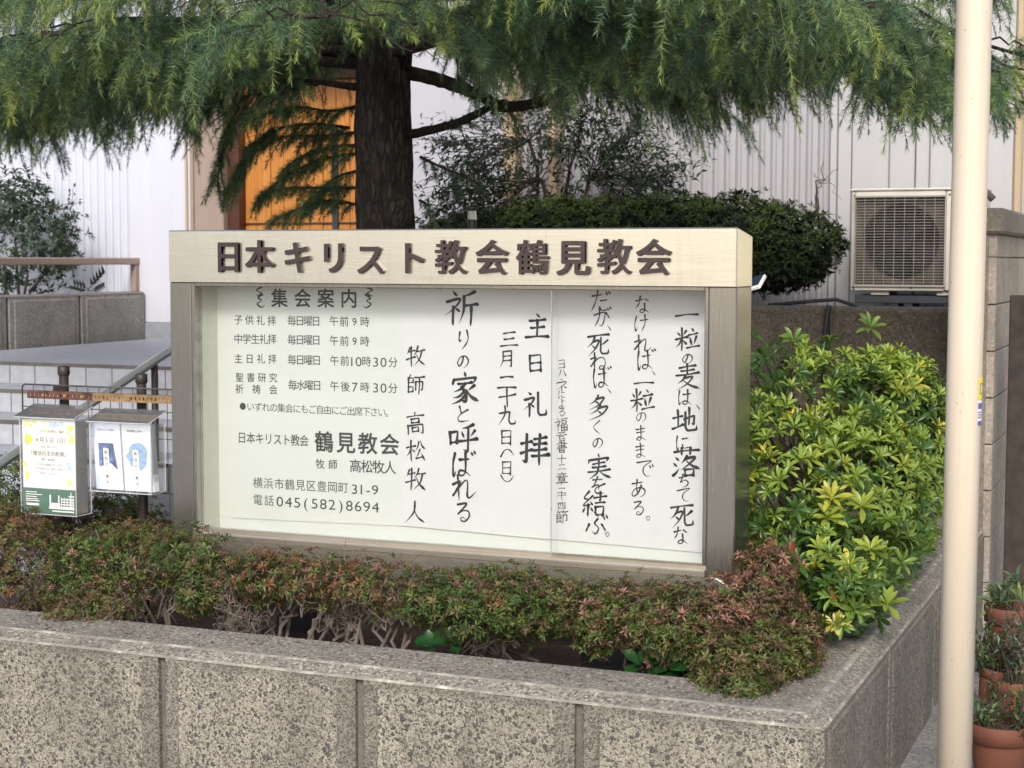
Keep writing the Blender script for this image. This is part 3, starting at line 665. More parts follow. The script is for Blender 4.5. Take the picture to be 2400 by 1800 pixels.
# ---- brush writing: strokes on a 100 x 100 grid (h v straight, p sweep, n press-out sweep, d dot, k hook, c curve)
G = {
'一':'h5,52 50,47 95,50','二':'h22,30 50,27 78,29;h8,76 50,72 93,75','三':'h20,20 80,16;h25,48 75,44;h6,82 50,77 95,80','十':'h8,46 92,39;v50,5 50,96',
'四':'v15,27 18,78;h15,27 84,24 81,78;p40,28 38,50 30,62;k60,28 60,55 74,58;h18,78 81,76','九':'p42,6 40,45 8,92;k15,38 66,31 60,70 68,88 92,86 92,70',
'月':'p28,8 28,60 10,95;k28,10 76,7 76,92 64,84;h30,35 74,32;h29,58 74,56','日':'v20,10 22,92;h20,12 78,9 77,92;h24,50 76,47;h23,86 77,84',
'主':'d44,2 57,14;h20,29 80,24;h24,56 78,52;v50,27 50,88;h5,91 50,87 96,89',
'礼':'d22,4 33,14;p6,32 42,26 30,48 3,68;v26,48 26,96;d32,50 43,60;k60,6 60,80 68,90 92,88 93,68',
'拝':'h4,32 38,27;k21,4 22,92 8,84;h3,64 40,52;h48,18 86,13;h48,36 86,32;h47,54 87,50;h42,73 97,68;v67,4 66,99',
'祈':'d22,4 33,14;p4,32 44,25 30,48 1,70;v26,48 26,97;d32,50 44,60;p90,5 72,14 56,18;p58,18 57,60 44,95;h58,46 98,40;v80,44 80,99',
'り':'c28,12 23,45 30,58 36,48;c66,6 73,45 60,76 38,97','の':'c54,22 48,50 34,76 22,72 17,52 34,26 64,19 86,40 82,66 56,90',
'家':'d48,0 53,12;d14,20 9,37;k13,23 90,18 80,35;h28,37 74,33;p52,36 36,52 12,62;k40,46 57,68 54,94 40,88;p48,60 32,74 10,81;p53,72 34,89 6,98;p84,42 62,57;n56,54 72,76 99,92',
'と':'c32,6 40,36 48,48;c82,28 40,48 22,68 34,88 86,86','呼':'v5,28 9,68;h5,30 32,26 29,62;h9,61 30,58;p86,5 66,14 47,17;d46,27 54,42;p92,23 78,42;h38,56 99,49;k69,19 69,92 53,83',
'ば':'c18,10 12,50 17,94 26,74;c38,34 76,29;c60,8 61,70 52,90 36,86 40,72 60,74 82,92;d80,4 87,15;d91,0 98,11',
'れ':'c28,3 28,97;c7,36 36,29 6,76;c6,76 44,34 62,24 66,40 62,80 74,88 97,68','る':'c26,14 70,12 24,58 50,44 78,50 82,72 62,94 40,90 40,78 54,76 64,90',
'牧':'p19,8 5,38;h15,27 45,22;v28,3 28,98;h2,64 46,52;p62,2 56,24 42,44;h56,26 96,21;p82,25 70,64 38,98;n52,40 70,70 100,96',
'師':'p22,2 12,17;v11,16 12,92;h12,18 38,15 37,40;h12,41 37,39;h12,63 38,60 38,86;h12,88 38,85;h47,15 97,10;v53,36 54,80;k53,37 91,34 90,78 79,73;v72,14 72,100',
'高':'v50,0 50,14;h10,20 92,15;v30,29 32,46;h30,30 70,27 68,44;h32,46 68,44;v13,57 14,98;k13,58 87,55 87,97 73,90;v34,67 36,87;h34,68 66,66 64,85;h36,86 64,84',
'松':'h4,34 49,27;v27,3 27,98;p26,34 18,58 1,74;d32,44 45,57;p66,10 60,36 47,52;n76,6 84,32 100,46;p72,46 62,70 51,86;h52,87 87,80;d80,64 94,94','人':'p49,4 44,50 5,96;n46,36 64,68 99,93',
'粒':'d8,20 19,35;p45,15 34,33;h3,49 51,42;v27,4 27,97;p26,50 18,68 2,82;n30,54 50,72;d69,6 77,18;h56,33 93,28;d61,44 68,72;p88,41 78,73;h49,86 99,80',
'麦':'h20,15 82,10;h26,29 76,25;v50,2 50,40;h6,43 95,37;p44,44 34,62 12,76;p38,57 72,53 48,80 8,99;n34,64 60,84 99,98',
'は':'c18,10 12,50 17,94 26,74;c40,34 90,28;c66,6 67,70 56,92 38,86 42,72 64,74 90,94','、':'d15,15 35,40 60,75',
'地':'h3,41 39,35;v22,12 22,76;h1,82 43,67;k46,47 88,33 85,68 74,62;v66,4 66,70;k52,20 52,78 60,90 97,88 97,70',
'に':'c20,10 14,50 19,94 28,74;c50,29 86,26;c48,62 56,82 92,80','落':'h8,15 93,10;v34,2 35,25;v66,1 64,25;d12,32 23,43;d5,52 16,63;p5,94 16,84 25,70;p52,28 46,42 33,56;p50,37 80,33 62,56 30,78;n50,46 70,62 100,73;v46,75 48,97;h46,76 78,73 76,96;h48,95 76,93',
'ち':'c18,28 84,21;c46,3 36,42 26,60 58,47 82,62 72,86 38,97','て':'c10,23 88,13 50,40 42,70 60,92 82,91','死':'h6,15 95,9;p35,14 26,40 4,60;p28,37 52,33 40,64 8,97;d25,52 37,63;p92,31 72,46 62,50;k61,20 61,78 68,88 95,86 96,68',
'な':'c12,25 54,19;c36,2 28,40 10,64;c66,20 86,35;c60,42 60,82 46,94 32,86 44,74 62,78 84,96','け':'c20,12 13,50 19,92 28,70;c44,35 92,29;c68,4 70,50 52,97',
'ま':'c20,25 80,20;c22,46 78,41;c50,2 51,74 40,94 22,86 36,74 54,78 82,96','で':'c6,23 82,13 46,40 40,70 56,92 78,91;d74,36 81,49;d87,30 94,43','あ':'c18,23 80,17;c46,2 42,50 50,86;c68,36 52,72 26,92 14,78 32,54 66,46 90,64 80,88 58,99',
'。':'c20,30 45,10 70,30 45,62 20,34','だ':'c10,25 58,19;c36,2 28,50 8,97;c52,47 84,44;c48,76 58,92 90,89;d74,8 81,21;d87,4 94,17','が':'c6,36 58,28 56,70 40,94 30,84;c34,4 30,50 6,94;c68,30 86,60;d76,6 83,18;d88,2 95,14',
'ね':'c26,3 26,97;c5,34 34,28 4,74;c4,74 46,34 76,32 88,60 76,90 56,92 58,76 74,76 98,96','多':'p52,0 38,20 12,34;p42,14 76,10 54,38 12,56;d40,24 51,33;p62,40 44,60 14,74;p52,53 90,48 64,78 8,100;d50,64 63,75','く':'c70,4 26,48 72,97',
'実':'d48,0 53,12;d12,20 8,35;k12,23 92,18 82,33;h26,40 74,36;h24,54 76,50;h6,70 95,64;v50,26 50,62;p48,54 40,76 8,98;n54,68 70,84 99,97','を':'c18,21 78,15;c46,2 30,44 14,64 44,47 57,56 54,78;c88,40 42,64 33,84 50,94 84,93',
'結':'c28,2 9,28 28,33;c42,18 6,58 41,51;d34,42 45,55;v26,54 26,98;d12,66 5,84;d36,64 45,79;h50,26 100,19;v74,4 74,42;h56,46 93,42;v56,61 59,95;h56,62 92,59 89,94;h59,93 89,91',
'ぶ':'c42,4 58,22;c54,30 42,50 60,70 48,92 32,84;c18,54 6,86;c74,54 92,80;d78,18 85,32;d90,12 97,26','ヨ':'h20,17 78,13 78,90;h24,51 76,48;h18,89 78,86','ハ':'p36,20 28,55 6,90;n60,14 74,50 96,88','ネ':'d43,2 56,14;p12,33 84,27 54,58 6,86;v50,56 50,99;d64,57 86,73',
'よ':'c52,26 82,21;c50,2 52,74 38,94 18,86 34,72 56,76 84,96','福':'d20,4 30,14;p3,32 40,26 28,48 1,68;v24,48 24,97;d30,50 40,60;h52,11 96,7;v56,22 58,42;h56,23 91,20 88,40;h58,42 88,40;v50,55 52,97;h50,56 97,53 94,96;h52,75 94,73;v73,54 73,95;h52,95 94,93',
'音':'d47,0 54,12;h18,19 84,15;d34,24 41,37;p66,22 60,37;h5,43 96,39;v28,54 28,98;h28,56 74,53 74,98;h30,75 72,73;h29,94 73,92','書':'h24,10 76,7 76,34;h5,23 96,19;h24,35 76,33;h14,47 86,44;h5,60 96,56;v50,1 50,58;v28,66 28,99;h28,68 74,65 74,99;h30,82 72,80;h29,96 73,94',
'章':'d47,0 54,10;h18,17 84,13;d34,22 39,33;p66,20 62,33;h5,38 96,34;v26,44 26,72;h26,46 74,43 74,71;h28,58 72,56;h27,71 73,69;h5,85 96,80;v50,70 50,100','節':'p22,2 8,25;h18,15 46,11;d28,16 35,27;p62,0 52,20;h60,13 95,9;d74,14 81,25;h12,35 44,32 44,62;h12,49 44,47;h12,63 44,61;v12,34 12,92;h12,92 36,81;d34,72 47,90;k60,35 92,32 90,78 78,72;v62,34 62,100',
'︵':'c6,74 28,42 50,34 72,42 94,74','︶':'c6,26 28,58 50,66 72,58 94,26',
'〔':'c60,0 30,14 58,30 26,44;c66,36 40,52 60,66 36,82 62,100 78,88','〕':'c40,0 70,14 42,30 74,44;c34,36 60,52 40,66 64,82 38,100 22,88',
}
def catmull(P, n=10):
    P = np.array(P, float)
    if len(P) < 3: 
        t = np.linspace(0, 1, n)[:, None]; return P[0]*(1-t)+P[-1]*t
    Q = np.vstack([2*P[0]-P[1], P, 2*P[-1]-P[-2]]); out = []
    for i in range(len(P)-1):
        p0, p1, p2, p3 = Q[i:i+4]
        for t in np.linspace(0, 1, n, endpoint=False):
            out.append(.5*((2*p1)+(p2-p0)*t+(2*p0-5*p1+4*p2-p3)*t*t+(3*p1-p0-3*p2+p3)*t**3))
    return np.array(out+[P[-1]])
def chaikin(P):
    P = [np.array(p, float) for p in P]; out = [P[0]]
    for i in range(1, len(P)-1): 
        a = P[i]+(P[i-1]-P[i])*min(.25, 5/np.linalg.norm(P[i-1]-P[i])); c = P[i]+(P[i+1]-P[i])*min(.25, 5/np.linalg.norm(P[i+1]-P[i])); out += [a, (a+c+2*P[i])/4, c]
    out.append(P[-1]); return out
PROF = {'h':([0,.1,.5,.85,1],[1.05,1.05,.60,1.0,1.25]),'v':([0,.1,.55,.9,1],[1.15,1.2,.82,.95,.5]),'p':([0,.15,.55,1],[1.1,1.15,.85,.12]),'n':([0,.3,.78,1],[.4,.7,1.45,.12]),
        'd':([0,.6,1],[.35,1.25,.75]),'k':([0,.1,.75,.88,1],[1,1.1,1.0,1.05,.15]),'c':([0,.12,.45,.75,1],[1.1,1.05,.58,.95,.22])}
def brush(mb, c, cx, cz, y, size, wgt, jit=1.0):
    lay = 0; ra = random.uniform(-.05, .05); size = size*random.uniform(.97, 1.05)
    for s_ in G[c].split(';'):
        ty = s_[0]; P = [tuple(map(float, q.split(','))) for q in s_[1:].split()]
        P = [(x+random.uniform(-1, 1)*1.1*jit, y_+random.uniform(-1, 1)*1.1*jit) for x, y_ in P]
        if ty in 'hvk':
            Q = chaikin(P) if len(P) > 2 else P
            pts = []
            for i in range(len(Q)-1):
                for t in np.linspace(0, 1, 7, endpoint=False): pts.append(np.array(Q[i])*(1-t)+np.array(Q[i+1])*t)
            pts.append(np.array(Q[-1])); L = np.array(pts)
            if len(P) == 2 and ty in 'hv':      # slight bow
                t = np.linspace(0, 1, len(L)); nb_ = np.array([-(L[-1]-L[0])[1], (L[-1]-L[0])[0]]); L = L + np.outer(np.sin(t*math.pi)*.018*random.choice((-1, 1)), nb_)
        else: L = catmull(P)
        seg = np.linalg.norm(np.diff(L, axis=0), axis=1); s = np.concatenate([[0], np.cumsum(seg)]); tot = s[-1]; s = s/tot
        wv = np.interp(s, *PROF[ty])*wgt*(size/.06)**-.25*random.uniform(.90, 1.16)
        if tot < 22: wv = wv*.85
        wv = wv*(1+np.convolve(rng.normal(0, .08, len(s)), np.ones(3)/3, 'same'))
        T = np.gradient(L, axis=0); T /= np.linalg.norm(T, axis=1)[:, None]+1e-9; N = np.stack([-T[:,1], T[:,0]], 1)
        A = L+N*wv[:, None]/2; B = L-N*wv[:, None]/2
        k = len(L); yy = y-.00006*lay; lay += 1
        XY = np.vstack([A, B]); Fs = [(i, i+1, k+i+1, k+i) for i in range(k-1)]
        # rounded, slanted brush heads at both ends
        for e_, sgn in ((0, 1), (k-1, 1)):
            r = wv[e_]/2; th = np.linspace(0, 2*math.pi, 10, endpoint=False)
            el = np.stack([np.cos(th)*r*1.18, np.sin(th)*r*.92], 1); ca, sa = math.cos(.75), math.sin(.75)
            el = el@np.array([[ca, sa], [-sa, ca]])+L[e_]; b0 = len(XY); XY = np.vstack([XY, el]); Fs.append(tuple(range(b0, b0+10)))
        u0 = XY[:,0]-50; v0 = XY[:,1]-50-u0*.07; X = cx+(u0*math.cos(ra)-v0*math.sin(ra))/100*size; Z = cz-(u0*math.sin(ra)+v0*math.cos(ra))/100*size
        mb.add(np.stack([X, np.full(len(X), yy), Z], 1), Fs)
cols = {  # text, centres and sizes in crop pixels, weight
 's3': [('一粒の麦は、地に落ちて死な', [(1308,440,112),(1310,543,108),(1310,628,58),(1310,705,112),(1300,795,74),(1360,838,36),(1300,893,108),(1290,990,72),(1305,1075,122),(1295,1155,62),(1295,1215,66),(1287,1307,108),(1283,1393,76)], 9.2),
        ('なければ、一粒のままである。', [(1118,395,76),(1112,475,78),(1118,565,78),(1130,633,96),(1168,690,34),(1122,733,98),(1115,808,102),(1110,880,56),(1110,950,66),(1108,1025,66),(1128,1100,82),(1098,1188,76),(1098,1272,66),(1142,1322,34)], 8.6),
        ('だが、死ねば、多くの実を結ぶ。', [(935,380,96),(945,448,86),(977,497,36),(925,568,104),(928,640,78),(940,710,96),(977,768,36),(925,840,104),(920,925,62),(922,992,62),(928,1093,108),(925,1175,76),(908,1255,104),(918,1340,104),(967,1392,34)], 8.8),
        ('ヨハネによる福音書十二章二十四節', [(768,650,44),(770,690,44),(768,742,58),(768,783,38),(768,822,42),(768,858,40),(766,912,58),(768,962,46),(768,1010,50),(768,1062,44),(768,1095,40),(768,1145,54),(768,1197,44),(768,1222,42),(768,1262,44),(768,1312,58)], 6.6)],
 's2': [('主日礼拝', [(662,488,112),(655,648,84),(655,825,114),(652,1018,138)], 10.5), ('三月二十九日︵日︶', [(540,545,88),(530,630,80),(530,728,96),(532,795,90),(530,875,92),(528,968,74),(532,1032,72),(530,1100,66),(533,1148,72)], 8.6),
        ('祈りの家と呼ばれる', [(335,408,152),(345,545,88),(340,640,74),(348,755,134),(340,868,78),(340,975,134),(340,1085,118),(345,1185,114),(340,1290,94)], 10.2), ('牧師高松牧人', [(137,618,92),(135,740,88),(135,908,94),(137,1025,90),(137,1150,94),(133,1292,98)], 8.0)]}
for sh, key, yy in ((s3, 's3', YP-.0022), (s2, 's2', YP-.0037)):
    for txt, pos, wt in cols[key]:
        mb = MB()
        for c, (x, y_, sz) in zip(txt, pos):
            q = at(*c6(x, y_), Y=yy); q2 = at(*c6(x, y_+1), Y=yy)
            brush(mb, c, q[0], q[2], yy, sz*abs(q[2]-q2[2])*1.0, wt)
        mb.build('brush_lettering', M['ink'], sh)
mb = MB()
for c, (x, y_) in (('〔', (475,408)), ('〕', (1003,410))):
    q = at(*c5(x, y_), Y=YP-.0006); brush(mb, c, q[0], q[2], YP-.0006, 82*pxm, 9)
mb.build('scroll_ornament', M['print'], s1)

# ================================================================ SMALL THINGS AT LEFT
# posts, wire panel, rusty bar
def mpp(px, py, Y): return float(np.linalg.norm(at(px, py, Y=Y)-at(px, py+1, Y=Y)))
YPO = .10
for px, pyt, lab in ((149, 858, 'dark brown round fence post behind the flower poster box'), (331, 876, 'dark brown round fence post behind the box of two pamphlets')):
    q = at(px, pyt, Y=YPO); t = thing('fence_post', lab, 'post', (q[0], YPO, .28), 'dark brown fence posts')
    b = MB(); b.tube([(q[0], YPO, .25), (q[0], YPO, q[2]-.03)], .0165, 16); b.build('shaft', M['dark_brown'], t, True)
    b = MB(); b.lathe([(.0165,-.034),(.021,-.028),(.0205,-.002),(.017,.0),(0,.002)], (q[0], YPO, q[2]), 16); b.build('cap', M['dark_brown'], t, True)
    b = MB(); b.box((q[0]-.028, YPO-.028, q[2]-.088), (q[0]+.022, YPO+.0, q[2]-.068), 0, .004); b.build('clamp', M['dark_brown'], t)
YM = .055
wl, wr = at(54, 1000, Y=YM)[0], -.006; wt_, wb_ = at(54, 900, Y=YM)[2], at(300, 1150, Y=YM)[2]
t = thing('wire_panel', 'dark rectangular wire mesh panel behind the leaflet boxes', 'wire panel', (-.3, YM, wb_))
b = MB(); b.tube([(wl, YM, wb_), (wl, YM, wt_-.012), (wl+.004, YM, wt_-.004), (wl+.012, YM, wt_), (wr, YM, wt_)], .0028, 8); b.tube([(wl, YM, wb_), (wr, YM, wb_)], .0028, 8); b.build('rim', M['wire'], t, True)
b = MB(); x = wl+.045
while x < wr: b.tube([(x, YM+.003, wb_), (x, YM+.003, wt_)], .0013, 5); x += .0455
z = wb_+.09
while z < wt_-.02: b.tube([(wl, YM, z), (wr, YM, z)], .0016, 5); z += .0905
b.build('grid', M['wire'], t, True)
q0, q1 = at(64, 924, Y=.035), at(398, 951, Y=.035)
t = thing('perforated_bar', 'rusty perforated angle bar wired above the leaflet boxes', 'metal bar', (q0[0], .035, q0[2]))
b = MB(); xs = np.arange(q0[0], -.004, .016)
for i, x in enumerate(xs[:-1]):
    m = 0 if x < q0[0]+.26 else 1
    b.box((x, .034, q0[2]-.013), (x+.0105, .037, q0[2]+.013), m); b.box((x+.0105, .034, q0[2]+.005), (x+.016, .037, q0[2]+.013), m); b.box((x+.0105, .034, q0[2]-.013), (x+.016, .037, q0[2]-.005), m)
    b.box((x, .037, q0[2]+.0105), (x+.016, .052, q0[2]+.013), m)
b.build('angle_bar', [M['rust'], M['yellow_rust']], t)
b = MB()
for k in (.07, .16, .235, .33, .42): b.tube([(q0[0]+k, .028, q0[2]), (q0[0]+k, .036, q0[2])], .006, 10)
b.build('bolt', M['yellow_rust'], t)

# acrylic leaflet boxes
def abox(name, label, x0, x1, yf, yb, z0, z1, over):
    t = thing(name, label, 'leaflet box', ((x0+x1)/2, yb, z0))
    b = MB(); e = .0025
    b.box((x0, yf, z0), (x1, yf+e, z1)); b.build('front_panel', M['acrylic'], t)
    for x in (x0, x1-e): b = MB(); b.box((x, yf+e+.0004, z0), (x+e, yb, z1+.0)); b.build('side_panel', M['acrylic'], t)
    b = MB(); b.box((x0+e+.0004, yf+e+.0004, z0), (x1-e-.0004, yb, z0+e)); b.build('base', M['acrylic'], t)
    b = MB(); lz = z1+.004
    P = [(x0-over, yf-.014, lz), (x1+over*.4, yf-.014, lz), (x1+over*.4, yb+.01, lz+.034), (x0-over, yb+.01, lz+.034)]
    b.add(P+[(a, c, d_+.003) for a, c, d_ in P], [(3,2,1,0),(4,5,6,7),(0,1,5,4),(1,2,6,5),(2,3,7,6),(3,0,4,7)])
    lid = b.build('lid', M['acrylic_lid'], t)
    b = MB(); r = .0016
    for a, c in (((x0,yf,z0),(x1,yf,z0)), ((x0,yf,z0),(x0,yf,z1)), ((x1,yf,z0),(x1,yf,z1)), ((x1,yf,z0),(x1,yb,z0)), ((x1,yb,z0),(x1,yb,z1)), (P[0],P[1]), (P[1],P[2])):
        b.tube([a, c], r, 6)
    b.build('bright_edge', M['acrylic_edge'], t)
    return t
YA = -.055
ax0, ax1 = at(48, 1090, Y=YA)[0], at(177, 1090, Y=YA)[0]; az1 = at(112, 982, Y=YA)[2]; az0 = at(112, 1206, Y=YA)[2]
abox('leaflet_box', 'clear acrylic leaflet box holding the flower-edged poster with a green foot', ax0, ax1, YA, .028, az0, az1, .012)
bx0, bx1 = at(211, 1080, Y=YA)[0], at(353, 1080, Y=YA)[0]; bz1 = at(285, 993, Y=YA)[2]; bz0 = at(285, 1155, Y=YA)[2]
abox('leaflet_box', 'clear acrylic leaflet box holding two narrow pamphlets, nearer the notice board', bx0, bx1, YA, .028, bz0, bz1, .004)

def m_poster(name, stops, sc):
    t = NT(name); return t.set(color=t.ramp(t.noise(t.coord(), sc, 3), stops), rough=.5)
M['poster'] = m_poster('pale_poster_paper', [(.3,(.74,.76,.86)),(.5,(.82,.80,.82)),(.7,(.82,.80,.62))], 9)
M['green_print'] = plain('green_print', (.045,.15,.10), .5, 0, .08)
M['white_print'] = plain('white_print', (.85,.85,.84), .5, 0, .02)
M['yellow_print'] = m_poster('yellow_flower_print', [(.35,(.80,.72,.25)),(.6,(.78,.70,.15)),(.75,(.85,.83,.75))], 60)
M['lime_print'] = plain('lime_print', (.62,.66,.07), .5, 0, .05)
M['blue_print'] = m_poster('blue_print', [(.35,(.45,.58,.80)),(.6,(.70,.74,.85)),(.75,(.62,.72,.60))], 35)
M['pale_blue'] = m_poster('pale_blue_cover', [(.3,(.50,.60,.82)),(.5,(.72,.74,.88)),(.75,(.76,.70,.82))], 12)
M['deep_blue'] = m_poster('deep_blue_picture', [(.35,(.04,.06,.16)),(.55,(.08,.14,.36)),(.75,(.35,.42,.55))], 38)
M['sky_picture'] = m_poster('blue_green_picture', [(.35,(.10,.24,.55)),(.52,(.30,.45,.72)),(.68,(.22,.40,.18))], 30)
M['grey_print'] = plain('grey_print', (.16,.16,.19), .6, 0, .2)
stk = MB(); yfp = YA+.006; wA = ax1-ax0; hA = az1-az0
stk.box((ax0+.005, yfp, az0+.004), (ax1-.005, yfp+.066, az1-.006), 0, .001)
fl = stk.build('flyer_stack', M['poster'], None, loc=((ax0+ax1)/2, yfp, az0)); tag(fl, 'stack of pastel flyers with yellow flowers and a dark green foot in the larger box', 'flyers')
U = lambda u, v: (ax0+.005+(wA-.01)*u, az1-.006-(hA-.01)*v)
def rect(mb, u0, v0, u1, v1, y, m=0):
    (xa_, za_), (xb_, zb_) = U(u0, v0), U(u1, v1); mb.quad((xa_, y, zb_), (xb_, y, zb_), (xb_, y, za_), (xa_, y, za_), m)
b = MB(); rect(b, 0, .735, 1, 1, yfp-.0004); gp = b.build('green_band', M['green_print'], fl)
b = MB()
rect(b, .50, .80, .53, .93, yfp-.0007); rect(b, .665, .80, .69, .89, yfp-.0007); rect(b, .50, .885, .70, .93, yfp-.0008); rect(b, .90, .765, .915, .93, yfp-.0007); rect(b, .86, .80, .97, .812, yfp-.0008)
for r_ in range(4): rect(b, .72, .835+r_*.028, .97, .847+r_*.028, yfp-.0009)
for c_ in range(5): rect(b, .72+c_*.055, .82, .733+c_*.055, .945, yfp-.001)
rect(b, .49, .925, .97, .95, yfp-.0011); rect(b, .55, .965, .96, .98, yfp-.0011)
rect(b, .06, .90, .30, .925, yfp-.0008)
for v in (.775, .80, .825, .85, .87): rect(b, .05, v, .05+.32*random.uniform(.6, 1), v+.009, yfp-.0007)
b.build('white_drawing', M['white_print'], fl)
b = MB()
def blob(mb, u, v, r, y, n=12, wob=.3):
    x, z = U(u, v); P = []
    for k in range(n): a = 2*math.pi*k/n; rr = r*(1+random.uniform(-wob, wob)); P.append((x+rr*math.cos(a), y, z+rr*math.sin(a)))
    mb.add(P, [tuple(range(n))])
for k in range(26):
    u, v = random.choice([(random.uniform(.03,.28), random.uniform(.01,.06)), (random.uniform(.86,.97), random.uniform(.05,.22)), (random.uniform(.03,.12), random.uniform(.4,.68)), (random.uniform(.8,.95), random.uniform(.58,.7))])
    blob(b, u, v, random.uniform(.004, .009), yfp-.0004-k*.00002)
b.build('flower_print', M['yellow_print'], fl)
b = MB()
for k in range(22):
    u, v = random.choice([(random.uniform(.86,.97), random.uniform(.25,.6)), (random.uniform(.03,.12), random.uniform(.1,.45)), (random.uniform(.4,.8), random.uniform(.02,.05))]); blob(b, u, v, random.uniform(.004, .012), yfp-.0003-k*.000012, 10, .4)
b.build('petal_print', M['blue_print'], fl)
b = MB(); blob(b, .12, .21, .017, yfp-.001, 20, .02); b.build('round_badge', M['lime_print'], fl)
b = MB()
def tline(mb, txt, u, v, size, y, bo=.004, sp=1.0):
    n = len(txt); x, z = U(u, v)
    for i, c in enumerate(txt): place_glyph(mb, c, x+(i-(n-1)/2)*size*sp, z, y, size, bo)
tline(b, 'イースター礼拝のご案内', .52, .115, .0115, yfp-.0012); tline(b, '4月5日（日）', .56, .21, .020, yfp-.0012, .01); tline(b, '午前10時30分', .50, .285, .0085, yfp-.0012, .004, .9)
tline(b, '「復活の主の約束」', .50, .355, .0185, yfp-.0012, .01); tline(b, '牧師　高松牧人', .50, .42, .009, yfp-.0012)
tline(b, 'どなたも歓迎いたします', .52, .475, .0095, yfp-.0012); tline(b, 'いずれの集会にもご自由にご出席下さい', .54, .52, .0078, yfp-.0012); tline(b, 'お待ちしております', .50, .57, .0085, yfp-.0012)
b.build('flyer_lettering', M['grey_print'], fl)
# two pamphlets
def pamphlet(label, px0, px1, mat, pic, strip_txt):
    x0, x1 = at(px0, 1070, Y=-.03)[0], at(px1, 1070, Y=-.03)[0]; zb, zt = bz0+.006, bz1-.004; hh = zt-zb; ww = x1-x0; sl = .10
    P = lambda u, v, y: np.array([x0+ww*u+sl*(v)*hh*1.0, y-.012*v, zt-hh*v])
    q = lambda mb, u0, v0, u1, v1, y: mb.add([P(u0,v1,y), P(u1,v1,y), P(u1,v0,y), P(u0,v0,y)], [(0,1,2,3)])
    b = MB(); y0 = -.028; y1 = y0+.028
    c = [P(0,0,y0),P(1,0,y0),P(1,1,y0),P(0,1,y0),P(0,0,y1),P(1,0,y1),P(1,1,y1),P(0,1,y1)]
    b.add(c, [(0,3,2,1),(4,5,6,7),(0,1,5,4),(1,2,6,5),(2,3,7,6),(3,0,4,7)])
    o = b.build('pamphlet', mat, None, loc=P(.5,1,y0)); tag(o, label, 'pamphlets')
    b = MB()
    if px0 < 250: b.add([P(.16,.66,y0-.0008),P(.60,.60,y0-.0008),P(.84,.70,y0-.0008),P(.72,.30,y0-.0008),P(.18,.30,y0-.0008)], [(0,1,2,3,4)])
    else:
        b.add([P(.50+.36*math.cos(a)*random.uniform(.85,1.1), .48+.21*math.sin(a)*random.uniform(.85,1.1), y0-.0008) for a in np.linspace(0, 2*math.pi, 18, endpoint=False)], [tuple(range(18))])
    b.build('cover_picture', pic, o)
    b = MB(); q(b, .34, .38, .54, 1.0, y0-.0012); st_ = b.build('paper_strip', M['white_print'], o)
    b = MB()
    for i, ch_ in enumerate(strip_txt): p = P(.44, .44+i*.09, y0-.0018); place_glyph(b, ch_, p[0], p[2], p[1], .0135, .012)
    b.build('strip_lettering', M['print'], st_)
    b = MB()
    for i, ch_ in enumerate('鶴見教会ご案内' if px0 > 250 else '日本キリスト教会'): p = P(.22+i*.075, .10, y0-.0012); place_glyph(b, ch_, p[0], p[2], p[1], .0085, .006)
    b.build('cover_lettering', M['grey_print'], o)
pamphlet('pale blue pamphlets with a dark blue picture and white paper strip', 217, 280, M['pale_blue'], M['deep_blue'], '教会のご案内')
pamphlet('white pamphlets with a blue and green picture and white paper strip', 284, 352, M['paper'], M['sky_picture'], '教会のご案内')

# ================================================================ RIGHT SIDE THINGS
# air conditioner
YC = 3.72
ca = at(1996, 449, Y=YC); cbm = at(1992, 681, Y=YC); cx0 = ca[0]; cx1 = float(at(2304, 560, Y=YC)[0]); cz1, cz0 = ca[2], cbm[2]
ac = thing('air_conditioner', 'beige outdoor air conditioner unit with a square slatted grille', 'air conditioner', ((cx0+cx1)/2, YC+.14, cz0))
gx0, gx1 = at(2003, 560, Y=YC)[0], at(2214, 560, Y=YC)[0]; gz1, gz0 = at(2100, 462, Y=YC)[2], at(2100, 668, Y=YC)[2]
b = MB(); b.box((cx0, YC, cz0), (gx0, YC+.28, cz1), 0, .006); b.box((gx1, YC+.001, cz0), (cx1, YC+.28, cz1), 0, .008); b.box((gx0+.0005, YC, gz1), (gx1-.0005, YC+.28, cz1), 0, .004); b.box((gx0+.0005, YC, cz0), (gx1-.0005, YC+.28, gz0), 0, .004); b.box((gx0, YC+.25, gz0), (gx1, YC+.28, gz1)); b.build('casing', M['ac_case'], ac)
b = MB(); b.box((cx0-.006, YC-.008, cz1+.0005), (cx1+.006, YC+.29, cz1+.014), 0, .005); b.build('top_cover', M['ac_case'], ac)
cxm, czm, rr = (gx0+gx1)/2, (gz0+gz1)/2, (gx1-gx0)*.43
b = MB(); n = 48; V = []; 
for k in range(n):
    a = 2*math.pi*k/n; V.append((cxm+rr*math.cos(a), YC+.045, czm+rr*math.sin(a)))
for k in range(n):
    a = 2*math.pi*k/n; m_ = max(abs(math.cos(a)), abs(math.sin(a))); V.append((cxm+(gx1-gx0)/2*math.cos(a)/m_, YC+.035, czm+(gz1-gz0)/2*math.sin(a)/m_))
for k in range(n):
    a = 2*math.pi*k/n; V.append((cxm+rr*math.cos(a), YC+.14, czm+rr*math.sin(a)))
b.add(V, [(k, (k+1)%n, n+(k+1)%n, n+k) for k in range(n)]+[(2*n+k, 2*n+(k+1)%n, (k+1)%n, k) for k in range(n)]); b.build('shroud', M['ac_shroud'], ac)
b = MB(); b.box((gx0, YC+.20, gz0), (gx1, YC+.205, gz1)); b.build('coil', M['ac_dark'], ac)
b = MB(); b.tube([(cxm, YC+.07, czm), (cxm, YC+.18, czm)], .05, 20)
